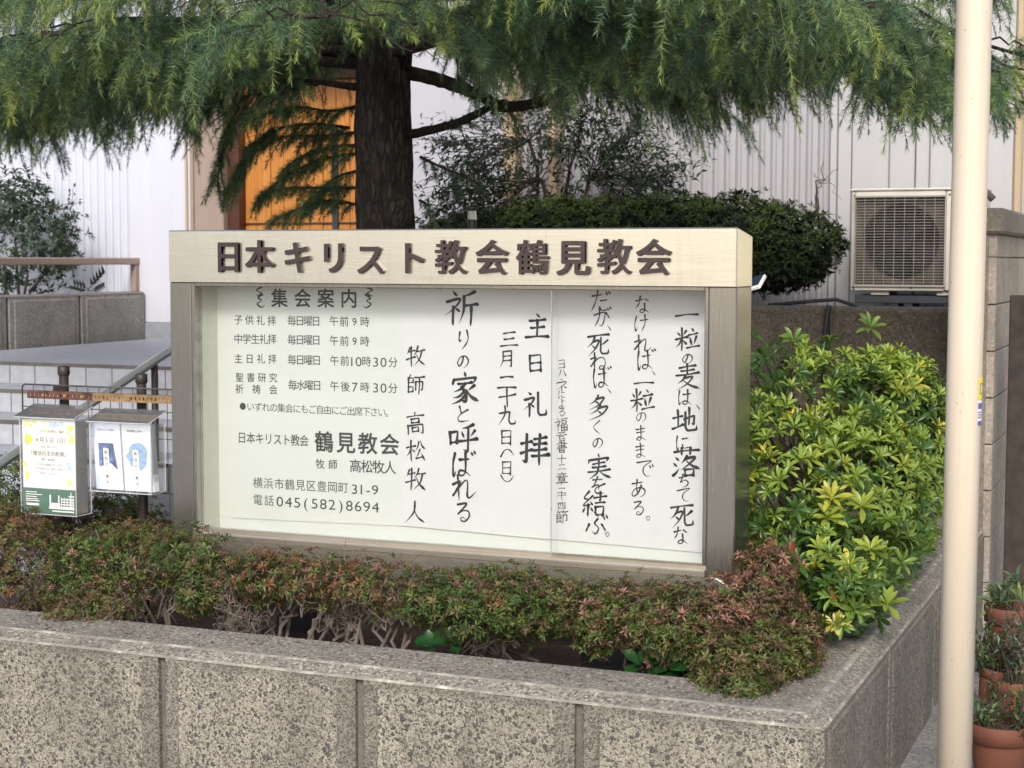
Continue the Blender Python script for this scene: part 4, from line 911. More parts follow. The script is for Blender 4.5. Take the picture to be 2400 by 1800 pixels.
for k in range(4):
    a0 = k*math.pi/2+.3; P = []
    for j in range(7):
        t_ = j/6
        for (r_, da) in ((.05, 0), (rr*.55, .2), (rr*.93, .15)): P.append((cxm+r_*math.cos(a0+da+t_*1.0), YC+.09+.06*t_, czm+r_*math.sin(a0+da+t_*1.0)))
    b.add(P, [(j*3+i, j*3+i+1, (j+1)*3+i+1, (j+1)*3+i) for j in range(6) for i in range(2)])
b.build('fan', M['ac_fan'], ac)
b = MB(); nw = 31
for i in range(nw+1):
    z = gz0+(gz1-gz0)*i/nw; b.box((gx0, YC-.010, z-.0011), (gx1, YC-.007, z+.0011))
for i in range(10):
    x = gx0+(gx1-gx0)*i/9; b.box((x-.0010, YC-.0035, gz0), (x+.0010, YC-.001, gz1))
b.box((gx0-.006, YC-.011, gz0-.006), (gx0-.0005, YC-.0005, gz1+.006)); b.box((gx1+.0005, YC-.011, gz0-.006), (gx1+.006, YC-.0005, gz1+.006)); b.box((gx0, YC-.0115, gz1+.0025), (gx1, YC-.0005, gz1+.008)); b.box((gx0, YC-.0115, gz0-.008), (gx1, YC-.0005, gz0-.0025))
b.build('grille', M['ac_grille'], ac)
b = MB()
for x in (cx0+.015, gx1+.02): b.tube([(x, YC-.004, cz1-.02), (x, YC+.002, cz1-.02)], .004, 8)
for x in (cx0+.015, cx0+.3): b.tube([(x, YC-.004, cz0+.015), (x, YC+.002, cz0+.015)], .004, 8)
b.build('screw', M['ac_dark'], ac)
qv = at(2322, 462, Y=YC+.1); b = MB(); b.tube([(cx1-.01, YC+.1, qv[2]+.02), (qv[0]-.01, YC+.1, qv[2]+.012), (qv[0]+.012, YC+.1, qv[2]-.012)], .018, 12); b.build('pipe_cover', M['ac_shroud'], ac, True)
acs = thing('stand', 'low dark blue-black stand under the air conditioner', 'stand', ((cx0+cx1)/2, YC+.14, 1.25))
b = MB()
for y in (YC+.03, YC+.22): b.box((cx0+.02, y, cz0-.062), (cx1-.02, y+.03, cz0-.022), 0, .003)
b.build('rail', M['blue_black'], acs)
for x in (cx0+.10, cx0+.42): b = MB(); b.box((x, YC+.02, cz0-.0215), (x+.09, YC+.27, cz0-.0015), 0, .003); b.build('foot', M['ac_case'], acs)
for x in (cx0+.19, cx0+.26, cx0+.45): b = MB(); b.box((x, YC+.03, 1.2), (x+.045, YC+.26, cz0-.0625), 0, .004); b.build('leg', M['black_metal'], acs)

# cables on the terrace wall
b = MB(); P = [at(1944, 716, Y=3.17), at(1940, 730, Y=3.165), at(1935, 770, Y=3.165), at(1931, 830, Y=3.165), at(1929, 900, Y=3.165)]; b.tube(P, .011, 8)
tag(b.build('cable', M['black_metal'], None, True, loc=P[2]), 'thick black cable hanging down the brown block wall joint', 'cable')
b = MB(); P = [at(1800, 716, Y=3.3), at(1900, 706, Y=3.3), at(1960, 702, Y=3.3), at(1990, 712, Y=3.3), at(2010, 718, Y=3.24)]; P = [p+np.array([0,0,.0]) for p in P]; b.tube(catmull3(P) if False else P, .009, 8)
tag(b.build('hose', M['black_metal'], None, True, loc=P[2]), 'thin black hose lying on top of the brown block wall', 'hose')

# tall cream pole
pt, pb = at(2283.5, 0, Y=-.62), at(2236, 1800, Y=-.62); dz = (pb-pt)/(pb[2]-pt[2]); base = pt+dz*(0-pt[2]); top = pt+dz*(4.2-pt[2])
rp = 40.6*mpp(2260, 900, -.62)
pl = thing('pole', 'tall cream painted steel pole in front of the planter corner', 'pole', base)
b = MB(); b.tube([base, base+(top-base)*.33, base+(top-base)*.66, top], rp, 40); b.build('shaft', M['cream_paint'], pl, True)
b = MB(); b.lathe([(rp+.03, 0), (rp+.03, .012), (rp+.004, .014), (rp+.002, .05)], base, 32); b.build('base_flange', M['cream_paint'], pl)
M['sticker_yellow'] = plain('yellow_sticker', (.75,.62,.03), .4, 0, .05); M['sticker_white'] = plain('white_sticker', (.72,.73,.78), .4, 0, .04); M['sticker_blue'] = plain('blue_sticker', (.10,.11,.32), .4, 0, .1)
def patch(mb, py0, py1, a0, a1, lift):
    V = []; n = 8
    for py in (py1, py0):
        c = pt+(pb-pt)*(py/1800.)
        for k in range(n+1):
            a = R(a0+(a1-a0)*k/n); V.append((c[0]+(rp+lift)*math.cos(a), c[1]+(rp+lift)*math.sin(a), c[2]))
    mb.add(V, [(k, k+1, n+1+k+1, n+1+k) for k in range(n)])
a0, a1 = -31, 20
b = MB(); patch(b, 866, 918, a0, a1, .0008); sy = b.build('yellow_sticker', M['sticker_yellow'], pl)
b = MB(); 
for (p0_, p1_, u0, u1) in ((880, 883, -24, 2), (903, 906, -24, 2), (880, 906, -24, -20), (880, 906, -2, 2)): patch(b, p0_, p1_, u0, u1, .0012)
b.build('sticker_mark', M['sticker_blue'], sy)
b = MB(); patch(b, 920, 980, a0-2, a1, .0008); sw = b.build('white_sticker', M['sticker_white'], pl)
b = MB()
for p0_, p1_, u1 in ((926, 940, 8), (946, 949, -8), (952, 955, -4), (958, 961, -10), (968, 979, 15)): patch(b, p0_, p1_, a0, u1, .0012)
b.build('sticker_mark', M['sticker_blue'], sw)

# solar light peeking past the right post, lantern behind the header
q = at(1765, 662, Y=.75); sl = thing('solar_light', 'small white solar spotlight beside the right post of the notice board', 'solar light', (q[0], .75, .3))
rot = Matrix.Rotation(R(24), 3, 'X') @ Matrix.Rotation(R(-16), 3, 'Y')
def rbox(mb, c, a, b_, rot, bev=.003):
    t_ = MB(); t_.box(a, b_, 0, bev); V = t_.V[0]@np.array(rot).T + np.array(c); mb.add(V, t_.F)
b = MB(); rbox(b, q, (-.05,-.04,-.014), (.032,.05,.0), rot); b.build('housing', M['white_plastic'], sl)
b = MB(); rbox(b, q, (-.045,-.035,.0005), (.027,.045,.003), rot, .001); b.build('solar_cell', M['solar'], sl)
b = MB(); b.tube([(q[0]-.02, .75, .28), (q[0]-.02, .75, q[2]-.012)], .008, 10); b.build('stake', M['black_metal'], sl, True)
YLn = 1.7; q = at(1107, 505, Y=YLn); s_ = mpp(1107, 505, YLn)
ln = thing('garden_lantern', 'small black-capped garden lantern standing behind the notice board header', 'lantern', (q[0], YLn, .3))
zt2 = at(1107, 486, Y=YLn)[2]
b = MB(); b.lathe([(0, .0), (.022, -.002), (.024, -.010), (.018, -.014)], (q[0], YLn, zt2), 20); b.build('cap', M['black_metal'], ln)
b = MB(); b.lathe([(.016, -.014), (.0185, -.05)], (q[0], YLn, zt2), 20); b.build('glass_body', M['acrylic_edge'], ln, True)
b = MB(); b.lathe([(.0185, -.05), (.021, -.054), (.021, -.085), (.0, -.086)], (q[0], YLn, zt2), 20); b.tube([(q[0], YLn, .25), (q[0], YLn, zt2-.085)], .009, 10); b.build('base', M['black_metal'], ln)

# dark panel standing in for the shadow in the gap beside the fence
q = at(2388, 1000, Y=2.28); b = MB()
b.box((q[0]-.045, 2.26, 0), (q[0]+.165, 2.285, 1.37), 0, .004)
tag(b.build('board', M['gap_shade'], None, loc=(q[0], 2.27, 0)), 'tall dark panel standing in for the shadowed gap beside the concrete fence at the right edge', 'board')

# ================================================================ VEGETATION
def edge_angles(p):
    d = MRn.T@(p-CAM); return 1200+d[0]/-d[2]*F, 900-d[1]/-d[2]*F, -d[2]
def unit(a): return a/(np.linalg.norm(a, axis=-1, keepdims=True)+1e-12)
T_SMALL = (np.array([(0,0,0),(.42,-.5,.10),(.5,0,0),(.42,.5,.10),(1,0,-.14)], float), np.array([(0,1,2),(0,2,3),(2,1,4),(2,4,3)]))
T_SLIM = T_SMALL
rows = [(0,.06,0),(.28,.30,.02),(.55,.48,0),(.78,.42,-.05),(.93,.2,-.11)]
tv = []; 
for s_, h_, z_ in rows: tv += [(s_,-h_,z_+.14*h_),(s_,0,z_),(s_,h_,z_+.14*h_)]
tv.append((1,0,-.15)); tf = []
for r_ in range(4):
    for k in range(2):
        a = r_*3+k; tf += [(a, a+3, a+4), (a, a+4, a+1)]
tf += [(12,15,13),(13,15,14)]
T_BIG = (np.array(tv, float), np.array(tf))
class Leaves:
    def __init__(s): s.V = []; s.F = []; s.C = []; s.n = 0
    def add(s, base, d, up, L, Wd, col, T=T_SMALL):
        base = np.atleast_2d(base); n = len(base); d = unit(d); side = unit(np.cross(d, up)); up = np.cross(side, d)
        tv, tf = T; L = np.broadcast_to(L, (n,)); Wd = np.broadcast_to(Wd, (n,))
        V = base[:,None]+tv[None,:,0,None]*L[:,None,None]*d[:,None]+tv[None,:,1,None]*Wd[:,None,None]*side[:,None]+tv[None,:,2,None]*L[:,None,None]*up[:,None]
        k = len(tv); Fc = tf[None]+(np.arange(n)*k)[:,None,None]+s.n
        s.V.append(V.reshape(-1,3)); s.F.append(Fc.reshape(-1,3)); s.C.append(np.repeat(np.broadcast_to(col, (n,3)), k, 0)); s.n += n*k
    def rosettes(s, C, A, k, L, ratio, col, emin=10, emax=55, T=T_SMALL, cvar=.12, r0=.002):
        n = len(C); A = unit(A); ref = np.where(np.abs(A[:,2:3])<.9, np.array([[0,0,1.]]), np.array([[1.,0,0]]))
        X = unit(np.cross(A, ref)); Y = np.cross(A, X)
        ph = rng.uniform(0, 6.28, n); L = np.broadcast_to(L, (n,))
        for i in range(k):
            a = ph+i*2.399+rng.normal(0, .15, n); rad = np.cos(a)[:,None]*X+np.sin(a)[:,None]*Y
            e = np.radians(emin+(emax-emin)*((i+rng.uniform(0,.9,n))/k))[:,None]
            d = rad*np.cos(e)+A*np.sin(e); up = A*np.cos(e)-rad*np.sin(e)
            l = L*(1.05-.35*(i/k))*rng.uniform(.8, 1.15, n)
            c = col*(1+rng.normal(0, cvar, (n,1)))
            s.add(C+rad*r0+A*(i/k)*L[:,None]*.15, d, up+rng.normal(0, .12, (n,3)), l, l*ratio, np.clip(c, .004, 1), T)
    def build(s, name, mat, parent, smooth=False):
        return mesh(name, np.concatenate(s.V), np.concatenate(s.F), mat, parent, smooth, np.concatenate(s.C))
def shell(ells, n, zmin=-9, inset=.0, jitter=.03, up=.25):
    """points on the outside of a union of ellipsoids; ells = [(centre, radii)]"""
    P = []; N = []; wts = np.array([e[1][0]*e[1][2]+e[1][1]*e[1][2]+e[1][0]*e[1][1] for e in ells]); wts = wts/wts.sum()
    while sum(map(len, P)) < n:
        k = rng.choice(len(ells), p=wts); c, r = ells[k]; m = 60
        d = unit(rng.normal(0, 1, (m,3))); p = np.array(c)+d*np.array(r)*(1-inset*rng.random((m,1))); nn = unit(d/np.array(r))
        ok = p[:,2] > zmin
        for j, (c2, r2) in enumerate(ells):
            if j != k: ok &= (((p-np.array(c2))/(np.array(r2)*(.92-inset)))**2).sum(1) > 1
        P.append(p[ok]); N.append(nn[ok])
    P = np.concatenate(P)[:n]; N = np.concatenate(N)[:n]
    return P+rng.normal(0, jitter, P.shape), unit(N+np.array([0,0,up])+rng.normal(0, .25, N.shape))
def E(px, py, rpx, rpz, Y, ry):
    m_ = mpp(px, py, Y); return (at(px, py, Y=Y), (rpx*m_*1.05, ry, rpz*m_))
def lownoise(P, f=9, seed=0):
    return (np.sin(P[:,0]*f+seed)+np.sin(P[:,1]*f*1.3+seed*2.1)+np.sin(P[:,2]*f*1.7+seed*.7)+np.sin((P[:,0]+P[:,2])*f*2.3+seed))/4
def pick(pal, wts, n): 
    w_ = np.array(wts, float); return np.array(pal)[rng.choice(len(pal), n, p=w_/w_.sum())]
def twigs(mb, root, tips, r0, r1, wig=.03, n=7):
    for tp in tips:
        t_ = np.linspace(0, 1, n)[:,None]; P = np.array(root)*(1-t_)+np.array(tp)*t_
        P += np.concatenate([np.zeros((1,3)), rng.normal(0, wig, (n-2,3)), np.zeros((1,3))])*np.sin(t_*math.pi)
        P[:,2] += .02*np.sin(t_[:,0]*math.pi); mb.tube(P, np.linspace(r0, r1, n), 5)

GREEN, GREEN2, OLIVE, RED, PINK, BROWN, ORANGE = (.048,.088,.020), (.095,.135,.032), (.135,.128,.045), (.135,.075,.050), (.27,.135,.105), (.115,.080,.048), (.19,.090,.040)
PAL = [GREEN, GREEN2, OLIVE, RED, PINK, BROWN, ORANGE]
def azalea(label, ells, n, wtop, wlow, stems, bare=0, Lm=.019, pale=True, zmin=None):
    c = np.mean([e[0] for e in ells], 0); t = thing('azalea_bush', label, 'bush', (c[0], c[1], .29), 'azalea bushes along the planter')
    n = int(n*1.75); ells = [(c_, (r_[0]*1.04, r_[1], r_[2]*1.1)) for c_, r_ in ells]
    P, N = shell(ells, n, zmin or (.42 if c[1] > -.42 else .36), .25, .014, .35)
    ln_ = lownoise(P, 13, c[0]*7); zz = (P[:,2]-P[:,2].min())/(np.ptp(P[:,2])+1e-6)
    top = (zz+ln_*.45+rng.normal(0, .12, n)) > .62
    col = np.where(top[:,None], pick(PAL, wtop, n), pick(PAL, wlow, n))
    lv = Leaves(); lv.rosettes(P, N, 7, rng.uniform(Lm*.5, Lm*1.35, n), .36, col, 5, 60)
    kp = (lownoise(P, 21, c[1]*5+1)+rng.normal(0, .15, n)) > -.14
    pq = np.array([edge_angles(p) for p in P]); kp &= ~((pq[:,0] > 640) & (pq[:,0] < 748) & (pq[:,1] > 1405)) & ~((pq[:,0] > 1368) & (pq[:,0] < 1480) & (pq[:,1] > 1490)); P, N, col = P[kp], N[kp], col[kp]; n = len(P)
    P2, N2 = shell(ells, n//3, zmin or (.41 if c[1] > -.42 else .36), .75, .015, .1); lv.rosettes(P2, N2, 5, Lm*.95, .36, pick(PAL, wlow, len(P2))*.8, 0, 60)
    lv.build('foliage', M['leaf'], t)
    b = MB()
    for (px, py) in stems:
        q = at(px, py, Y=c[1]+random.uniform(-.05, .08)); q[2] = .285
        for i in range(4):
            tip = ells[random.randrange(len(ells))][0]+rng.normal(0, .04, 3)-np.array([0,0,.03]); tip[0] = tip[0]*.45+q[0]*.55+random.uniform(-.07,.07)
            twigs(b, q, [tip], .0075, .0025, .02); sub = [tip+rng.normal(0, .045, 3) for _ in range(6)]; twigs(b, q*.4+tip*.6, sub, .0028, .001, .012, 5)
    if bare:
        for i in range(bare):
            e = ells[random.randrange(len(ells))]; q = e[0]+rng.normal(0, .5, 3)*e[1]*.6-np.array([0,.02,.07]); twigs(b, q, [q+np.array([random.uniform(-.05,.05), random.uniform(-.05,.02), random.uniform(-.01,.055)]) for _ in range(3)], .0022, .0007, .01, 5)
    b.build('stems', M['twig'] if pale else M['dark_twig'], t)
#              green green2 olive red pink brown orange
azalea('olive and russet azalea bush at the far left of the front hedge', [E(-40,1290,90,80,-.28,.15), E(30,1280,90,85,-.25,.15), E(100,1330,80,85,-.28,.14), E(20,1380,80,40,-.36,.1), E(110,1420,60,42,-.40,.1)], 620, (3,3,5,4,1,4,1), (2,2,3,3,1,4,1), [(40,1430), (120,1440)], 4)
azalea('dense green azalea bush under the left post of the notice board', [E(225,1308,100,66,-.27,.15), E(330,1306,110,66,-.25,.15), E(440,1304,95,62,-.26,.14), E(480,1370,60,70,-.30,.11), E(190,1385,80,60,-.34,.12)], 900, (7,6,4,2,.5,1,.3), (8,5,3,1,.3,2,0), [(250,1450), (370,1455), (330,1460)], 6)
azalea('brownish azalea shoots drooping over the wall edge at left', [E(230,1425,65,45,-.47,.10), E(300,1400,55,45,-.44,.09), E(170,1440,45,30,-.50,.08)], 260, (1,2,4,2,2,5,1), (1,2,4,1,1,4,0), [(220,1450)], 2, .017)
azalea('nearly bare grey-twigged azalea right of the green bush', [E(545,1370,70,75,-.27,.12), E(590,1420,60,50,-.3,.1)], 110, (2,2,3,2,2,2,1), (2,1,1,1,1,3,0), [(540,1480), (600,1490), (570,1485)], 56, .016, zmin=.47)
azalea('orange-red topped azalea bush with bare stems below the printed panel', [E(640,1350,75,44,-.26,.13), E(740,1360,85,50,-.25,.13), E(840,1372,85,52,-.26,.13), E(930,1385,75,50,-.26,.12)], 640, (3,3,4,5,3,3,5), (4,3,2,2,0,3,2), [(640,1490), (720,1500), (800,1505), (860,1510), (930,1515)], 40, zmin=.485)
azalea('bushy green azalea below the middle of the notice board', [E(1030,1405,70,58,-.27,.13), E(1120,1402,90,62,-.26,.14), E(1220,1412,90,64,-.27,.14), E(1110,1450,80,50,-.32,.1), E(1300,1420,75,58,-.26,.13)], 860, (5,5,5,2,2,3,.5), (9,6,2,1,.3,1,0), [(1110,1540), (1180,1540), (1260,1550)], 12, pale=False, zmin=.425)
azalea('olive green azalea bush in front of the right black leg', [E(1410,1432,85,54,-.28,.13), E(1500,1438,90,62,-.27,.14), E(1600,1450,95,68,-.28,.14), E(1570,1490,80,55,-.33,.1), E(1400,1480,40,35,-.34,.07)], 860, (3,4,6,3,3,4,.5), (6,6,4,2,1,2,0), [(1540,1570), (1620,1580)], 10, pale=False, zmin=.435)
azalea('pink and red tipped azalea beside the foot of the right post', [E(1790,1335,70,55,-.12,.10), E(1760,1400,90,60,-.20,.12), E(1700,1445,70,50,-.27,.12), E(1830,1450,60,60,-.22,.1), E(1880,1490,35,55,-.25,.07)], 640, (0,1,2,6,7,3,2), (1,2,3,4,3,4,1), [(1760,1580), (1800,1560)], 8)
azalea('olive azalea clump hanging over the wall near its corner', [E(1700,1560,75,60,-.48,.11), E(1770,1570,75,62,-.46,.11), E(1740,1600,70,45,-.55,.09), E(1800,1520,60,50,-.38,.1), E(1860,1540,40,40,-.36,.08)], 720, (3,5,7,2,1.5,2,0), (3,5,6,1,.5,2,0), [(1740,1600)], 3, .019, False)
azalea('russet azalea bush behind the leaflet boxes', [E(60,1235,95,42,.14,.14), E(190,1240,110,45,.13,.14), E(310,1250,90,42,.13,.13), E(390,1262,60,35,.1,.1)], 620, (1,2,3,6,2,4,2), (2,2,2,3,1,3,0), [(200,1330)], 2, .018)
azalea('green azalea shoots between the leaflet boxes and the mesh', [E(262,1190,55,45,.42,.14), E(20,1150,50,75,.36,.14), E(330,1210,40,30,.4,.1), E(90,1200,50,40,.36,.1)], 360, (6,6,4,.5,0,1,0), (6,4,3,0,0,1,0), [(260,1280), (30,1290)], 2, .02, False)
# low green plant behind the wall
t = thing('leafy_weed', 'broad dark green leaves low behind the wall near the right leg', 'plant', tuple(at(1590,1575,Y=-.35)*np.array([1,1,0])+np.array([0,0,.3])))
lv = Leaves(); C = np.array([at(px, py, Y=-.36) for px, py in ((1540,1570),(1580,1560),(1620,1565),(1650,1580),(1010,1520),(1060,1510),(1500,1560))]); lv.rosettes(C, np.tile([0,-.5,.8], (len(C),1)), 6, .06, .6, np.tile([.018,.075,.018], (len(C),1)), 10, 70, T_BIG); lv.build('leaves', M['big_leaf'], t, True)

# ---- large light green shrub at right
se = [E(1795,850,75,80,.85,.22), E(1800,900,80,110,.80,.26), E(1790,1080,70,160,.55,.24), E(1930,900,95,95,.95,.26), E(2080,930,95,95,1.15,.26), E(1850,960,105,130,.75,.30), E(1990,965,130,125,.95,.30), E(2110,1010,100,130,1.15,.28), E(1860,1150,115,170,.50,.28), E(2010,1150,140,165,.62,.30), E(2120,1150,80,140,.95,.26), E(1920,1310,120,110,.30,.24), E(2050,1275,95,100,.48,.22), E(1970,1395,85,70,.08,.18), E(1850,1290,70,90,.40,.2)]
t = thing('green_shrub', 'large bright green shrub with rosettes of leaves beside the right post', 'shrub', (float(at(1960,1300,Y=.5)[0]), .5, .29))
n = 1500; P, N = shell(se, n, .36, .12, .02, .45); N = unit(N+np.array([.05,-.25,.1]))
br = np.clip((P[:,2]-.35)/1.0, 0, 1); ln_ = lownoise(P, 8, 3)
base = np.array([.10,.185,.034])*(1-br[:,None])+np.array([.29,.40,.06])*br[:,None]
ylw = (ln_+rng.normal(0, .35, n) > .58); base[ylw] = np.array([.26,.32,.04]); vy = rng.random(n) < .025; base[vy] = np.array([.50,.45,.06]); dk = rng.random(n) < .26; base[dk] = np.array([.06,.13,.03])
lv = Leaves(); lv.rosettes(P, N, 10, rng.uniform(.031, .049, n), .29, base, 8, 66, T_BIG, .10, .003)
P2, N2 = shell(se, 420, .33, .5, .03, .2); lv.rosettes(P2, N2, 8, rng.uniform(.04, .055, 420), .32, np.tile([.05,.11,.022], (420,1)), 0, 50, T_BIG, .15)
# single rosettes the photograph shows clearly
ex = [(2040,770,.95,.060,(.13,.22,.04)),(1860,800,.6,.055,(.13,.23,.04)),(1990,1330,.12,.062,(.55,.50,.07)),(2010,1355,.05,.055,(.40,.42,.06)),(1958,1470,-.08,.05,(.62,.58,.22)),(1920,1290,.1,.055,(.28,.36,.05)),(2080,1420,.05,.06,(.24,.33,.05)),(1985,1420,-.02,.058,(.24,.34,.05)),(1870,1320,.02,.05,(.06,.13,.025)),(1840,1320,.05,.05,(.06,.12,.03)),(2040,1290,.15,.05,(.3,.36,.05)),(2020,1190,.25,.06,(.26,.33,.05)),(1940,1215,.2,.06,(.30,.36,.05)),(1950,1170,.22,.06,(.42,.42,.06))]
C = np.array([at(a, b_, Y=c) for a, b_, c, *_ in ex]); A = unit(np.array([CAM]) - C)*.6+np.array([0,0,.65])
lv.rosettes(C, A, 11, np.array([e_[3] for e_ in ex]), .30, np.array([e_[4] for e_ in ex]), 6, 62, T_BIG, .08)
lv.build('foliage', M['big_leaf'], t, True)
lv = Leaves(); C = np.array([at(1855,1262,Y=.05), at(1865,1275,Y=.06), at(1944,1370,Y=-.05), at(1938,1362,Y=-.04)]); lv.add(C, np.array([(.1,-.2,-1),(-.2,-.1,-1),(.35,-.2,-.9),(.1,-.2,-1)]), np.tile([0,-1,.2], (4,1)), np.array([.06,.05,.065,.04]), np.array([.022,.02,.018,.016]), np.array([(.22,.05,.02),(.18,.04,.02),(.38,.17,.05),(.24,.22,.06)]), T_BIG); lv.build('withered_leaves', M['big_leaf'], t, True)
b = MB(); q = np.array([float(at(1960,1300,Y=.6)[0])-.02, .6, .27])
for e_ in se: twigs(b, q+rng.normal(0, .03, 3)*np.array([1,1,0]), [e_[0]], .012, .004, .03); twigs(b, q*.4+e_[0]*.6, [e_[0]+rng.normal(0, .6, 3)*np.array(e_[1]) for _ in range(6)], .004, .0015, .02, 5)
for e_ in ex[:2]: p = at(e_[0], e_[1], Y=e_[2]); twigs(b, p-np.array([0,0,.12]), [p], .003, .002, .004, 4)
b.build('stems', M['dark_twig'], t)

# ---- clipped dark shrub on the terrace
ce = [E(1160,572,150,80,3.55,.25), E(1300,560,170,92,3.6,.3), E(1440,560,170,96,3.6,.3), E(1580,560,170,100,3.6,.3), E(1720,560,160,98,3.6,.3), E(1840,575,130,90,3.6,.28), E(1800,628,120,50,3.55,.22), E(1050,580,80,55,3.5,.2), E(1690,620,120,50,3.5,.2)]
t = thing('clipped_shrub', 'dark clipped evergreen shrub with a rounded flat top behind the notice board', 'shrub', (float(at(1690,720,Y=3.55)[0]), 3.55, 1.24))
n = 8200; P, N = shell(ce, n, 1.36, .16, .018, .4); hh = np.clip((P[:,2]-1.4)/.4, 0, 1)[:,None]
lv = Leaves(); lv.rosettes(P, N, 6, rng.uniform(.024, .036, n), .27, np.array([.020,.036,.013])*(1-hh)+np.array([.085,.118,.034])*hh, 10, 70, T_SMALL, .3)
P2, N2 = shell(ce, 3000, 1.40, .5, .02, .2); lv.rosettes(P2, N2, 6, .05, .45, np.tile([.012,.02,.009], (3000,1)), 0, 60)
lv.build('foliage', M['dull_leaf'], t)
b = MB(); q = at(1690, 725, Y=3.5); q[2] = 1.22
for e_ in ce: twigs(b, q, [e_[0]], .018, .006, .03)
twigs(b, at(1690,700,Y=3.33), [at(1735,560,Y=3.3), at(1700,600,Y=3.3)], .010, .004, .01); b.build('trunk', M['twig'], t)

# ---- slender-leaved small tree behind the trunk
t = thing('slender_tree', 'small multi-stemmed tree with narrow dark leaves right of the cedar trunk', 'tree', (float(at(1330,560,Y=3.9)[0]), 3.9, 1.24))
b = MB(); lv = Leaves(); root = at(1310, 560, Y=3.9); root[2] = 1.22
forks = [at(1335,400,Y=3.9), at(1270,420,Y=3.85), at(1380,420,Y=3.9), at(1240,330,Y=3.8)]
for i, f_ in enumerate(forks): twigs(b, root+np.array([.03*i-.04,0,0]), [f_], .022-.003*i, .010, .02)
blobs = [(1130,390,110,70,3.6),(1090,330,90,60,3.6),(1230,330,120,80,3.7),(1200,440,110,60,3.7),(1320,300,130,90,3.8),(1400,400,100,90,3.8),(1480,440,90,70,3.8),(1450,330,110,80,3.8),(1060,440,70,50,3.6),(1120,490,80,40,3.6),(1530,400,60,70,3.8)]
for (px, py, rx, rz, Y) in blobs:
    m_ = mpp(px, py, Y)
    for k in range(34 if px > 1180 else 22):
        c = at(px+rng.normal(0,.5)*rx, py+rng.normal(0,.5)*rz, Y=Y+rng.normal(0, .12)); f_ = min(forks, key=lambda v: np.linalg.norm(v-c)); st_ = f_*.35+c*.65 if k % 3 else f_
        tip = c+unit(c-f_)*.14+np.array([0,0,-.03]); twigs(b, st_, [tip], .0035 if k % 3 == 0 else .002, .001, .02, 6)
        m2 = 16; u_ = np.linspace(.15, 1, m2)[:,None]; Pq = st_*(1-u_)+tip*u_ if k % 3 else (st_*.5+tip*.5)*(1-u_)+tip*u_; dr_ = unit(tip-st_)
        dd = unit(dr_*.6+rng.normal(0, .6, (m2,3))+np.array([0,0,-.1])); lv.add(Pq+rng.normal(0, .02, (m2,3)), dd, rng.normal(0, .5, (m2,3))+np.array([0,0,1]), rng.uniform(.035,.06,m2), rng.uniform(.010,.016,m2), np.array([.020,.036,.020])*rng.uniform(.7,1.7,(m2,1)))
lv.build('crown', M['dull_leaf'], t); b.build('trunk', M['dark_twig'], t)

# ---- grey-green shrub behind the left wall, small sprig, bare twig by the wall
t = thing('grey_green_shrub', 'grey-green leafy shrub behind the low wall at the left edge', 'shrub', (float(at(60,690,Y=3.9)[0]), 3.9, 1.0))
ge = [E(-20,560,120,110,3.9,.3), E(60,590,110,90,3.9,.3), E(-60,470,100,80,3.9,.3), E(30,480,80,70,3.9,.25), E(110,560,70,80,3.85,.2)]
n = 800; P, N = shell(ge, n, 1.05, .25, .04, .3); lv = Leaves(); lv.rosettes(P, N, 6, rng.uniform(.035,.055,n), .42, pick([(.045,.075,.05),(.075,.11,.075),(.03,.055,.035)], (3,2,3), n), 0, 60)
b = MB(); rt = at(60, 700, Y=3.9); rt[2] = .95
for e_ in ge: twigs(b, rt, [e_[0]], .015, .004, .03)
for k in range(14):
    a = at(130+rng.uniform(-30,20), rng.uniform(470,640), Y=3.85); tip = at(150+rng.uniform(0,55), rng.uniform(430,650), Y=3.85); twigs(b, a, [tip], .003, .001, .02, 6)
    u_ = np.linspace(.2, 1, 12)[:,None]; lv.add(a*(1-u_)+tip*u_+rng.normal(0,.012,(12,3)), rng.normal(0,.6,(12,3))+unit(tip-a), rng.normal(0,.4,(12,3))+np.array([0,0,1.]), rng.uniform(.025,.045,12), .016, np.array([.05,.08,.055])*rng.uniform(.7,1.5,(12,1)))
lv.build('foliage', M['dull_leaf'], t); b.build('stems', M['dark_twig'], t)
t = thing('sprig', 'small sprig of dark leaves on top of the low grey wall', 'plant', tuple(at(215,682,X=XLW-.1)))
b = MB(); lv = Leaves()
for (x0_, y0_, x1_, y1_) in ((205,682,240,642),(210,682,172,672),(212,684,238,670)):
    a, c = at(x0_, y0_, X=XLW-.1), at(x1_, y1_, X=XLW-.1); twigs(b, a, [c], .003, .001, .008, 5); u_ = np.linspace(.25, 1, 9)[:,None]; sg = np.where(np.arange(9) % 2, 1, -1)[:,None]
    lv.add(a*(1-u_)+c*u_, unit(c-a)*.6+np.array([0,.5,.3])*sg+np.array([0,0,.1]), np.tile([.8,-.3,.5],(9,1)), .06, .022, np.array([.05,.07,.05])*rng.uniform(.7,1.5,(9,1)))
lv.build('leaves', M['dull_leaf'], t); b.build('stem', M['dark_twig'], t)
b = MB(); a = at(1915, 500, Y=4.0); twigs(b, a, [at(1930,380,Y=4.0), at(1925,430,Y=4.02)], .006, .002, .015); twigs(b, at(1922,430,Y=4.0), [at(1965,400,Y=4.0), at(1905,410,Y=4.0), at(1972,470,Y=4.0), at(1945,425,Y=4.0)], .002, .001, .015)
tag(b.build('bare_twig', M['dark_twig'], None, loc=a), 'thin bare brown twig against the pale cladding above the clipped shrub', 'twig')

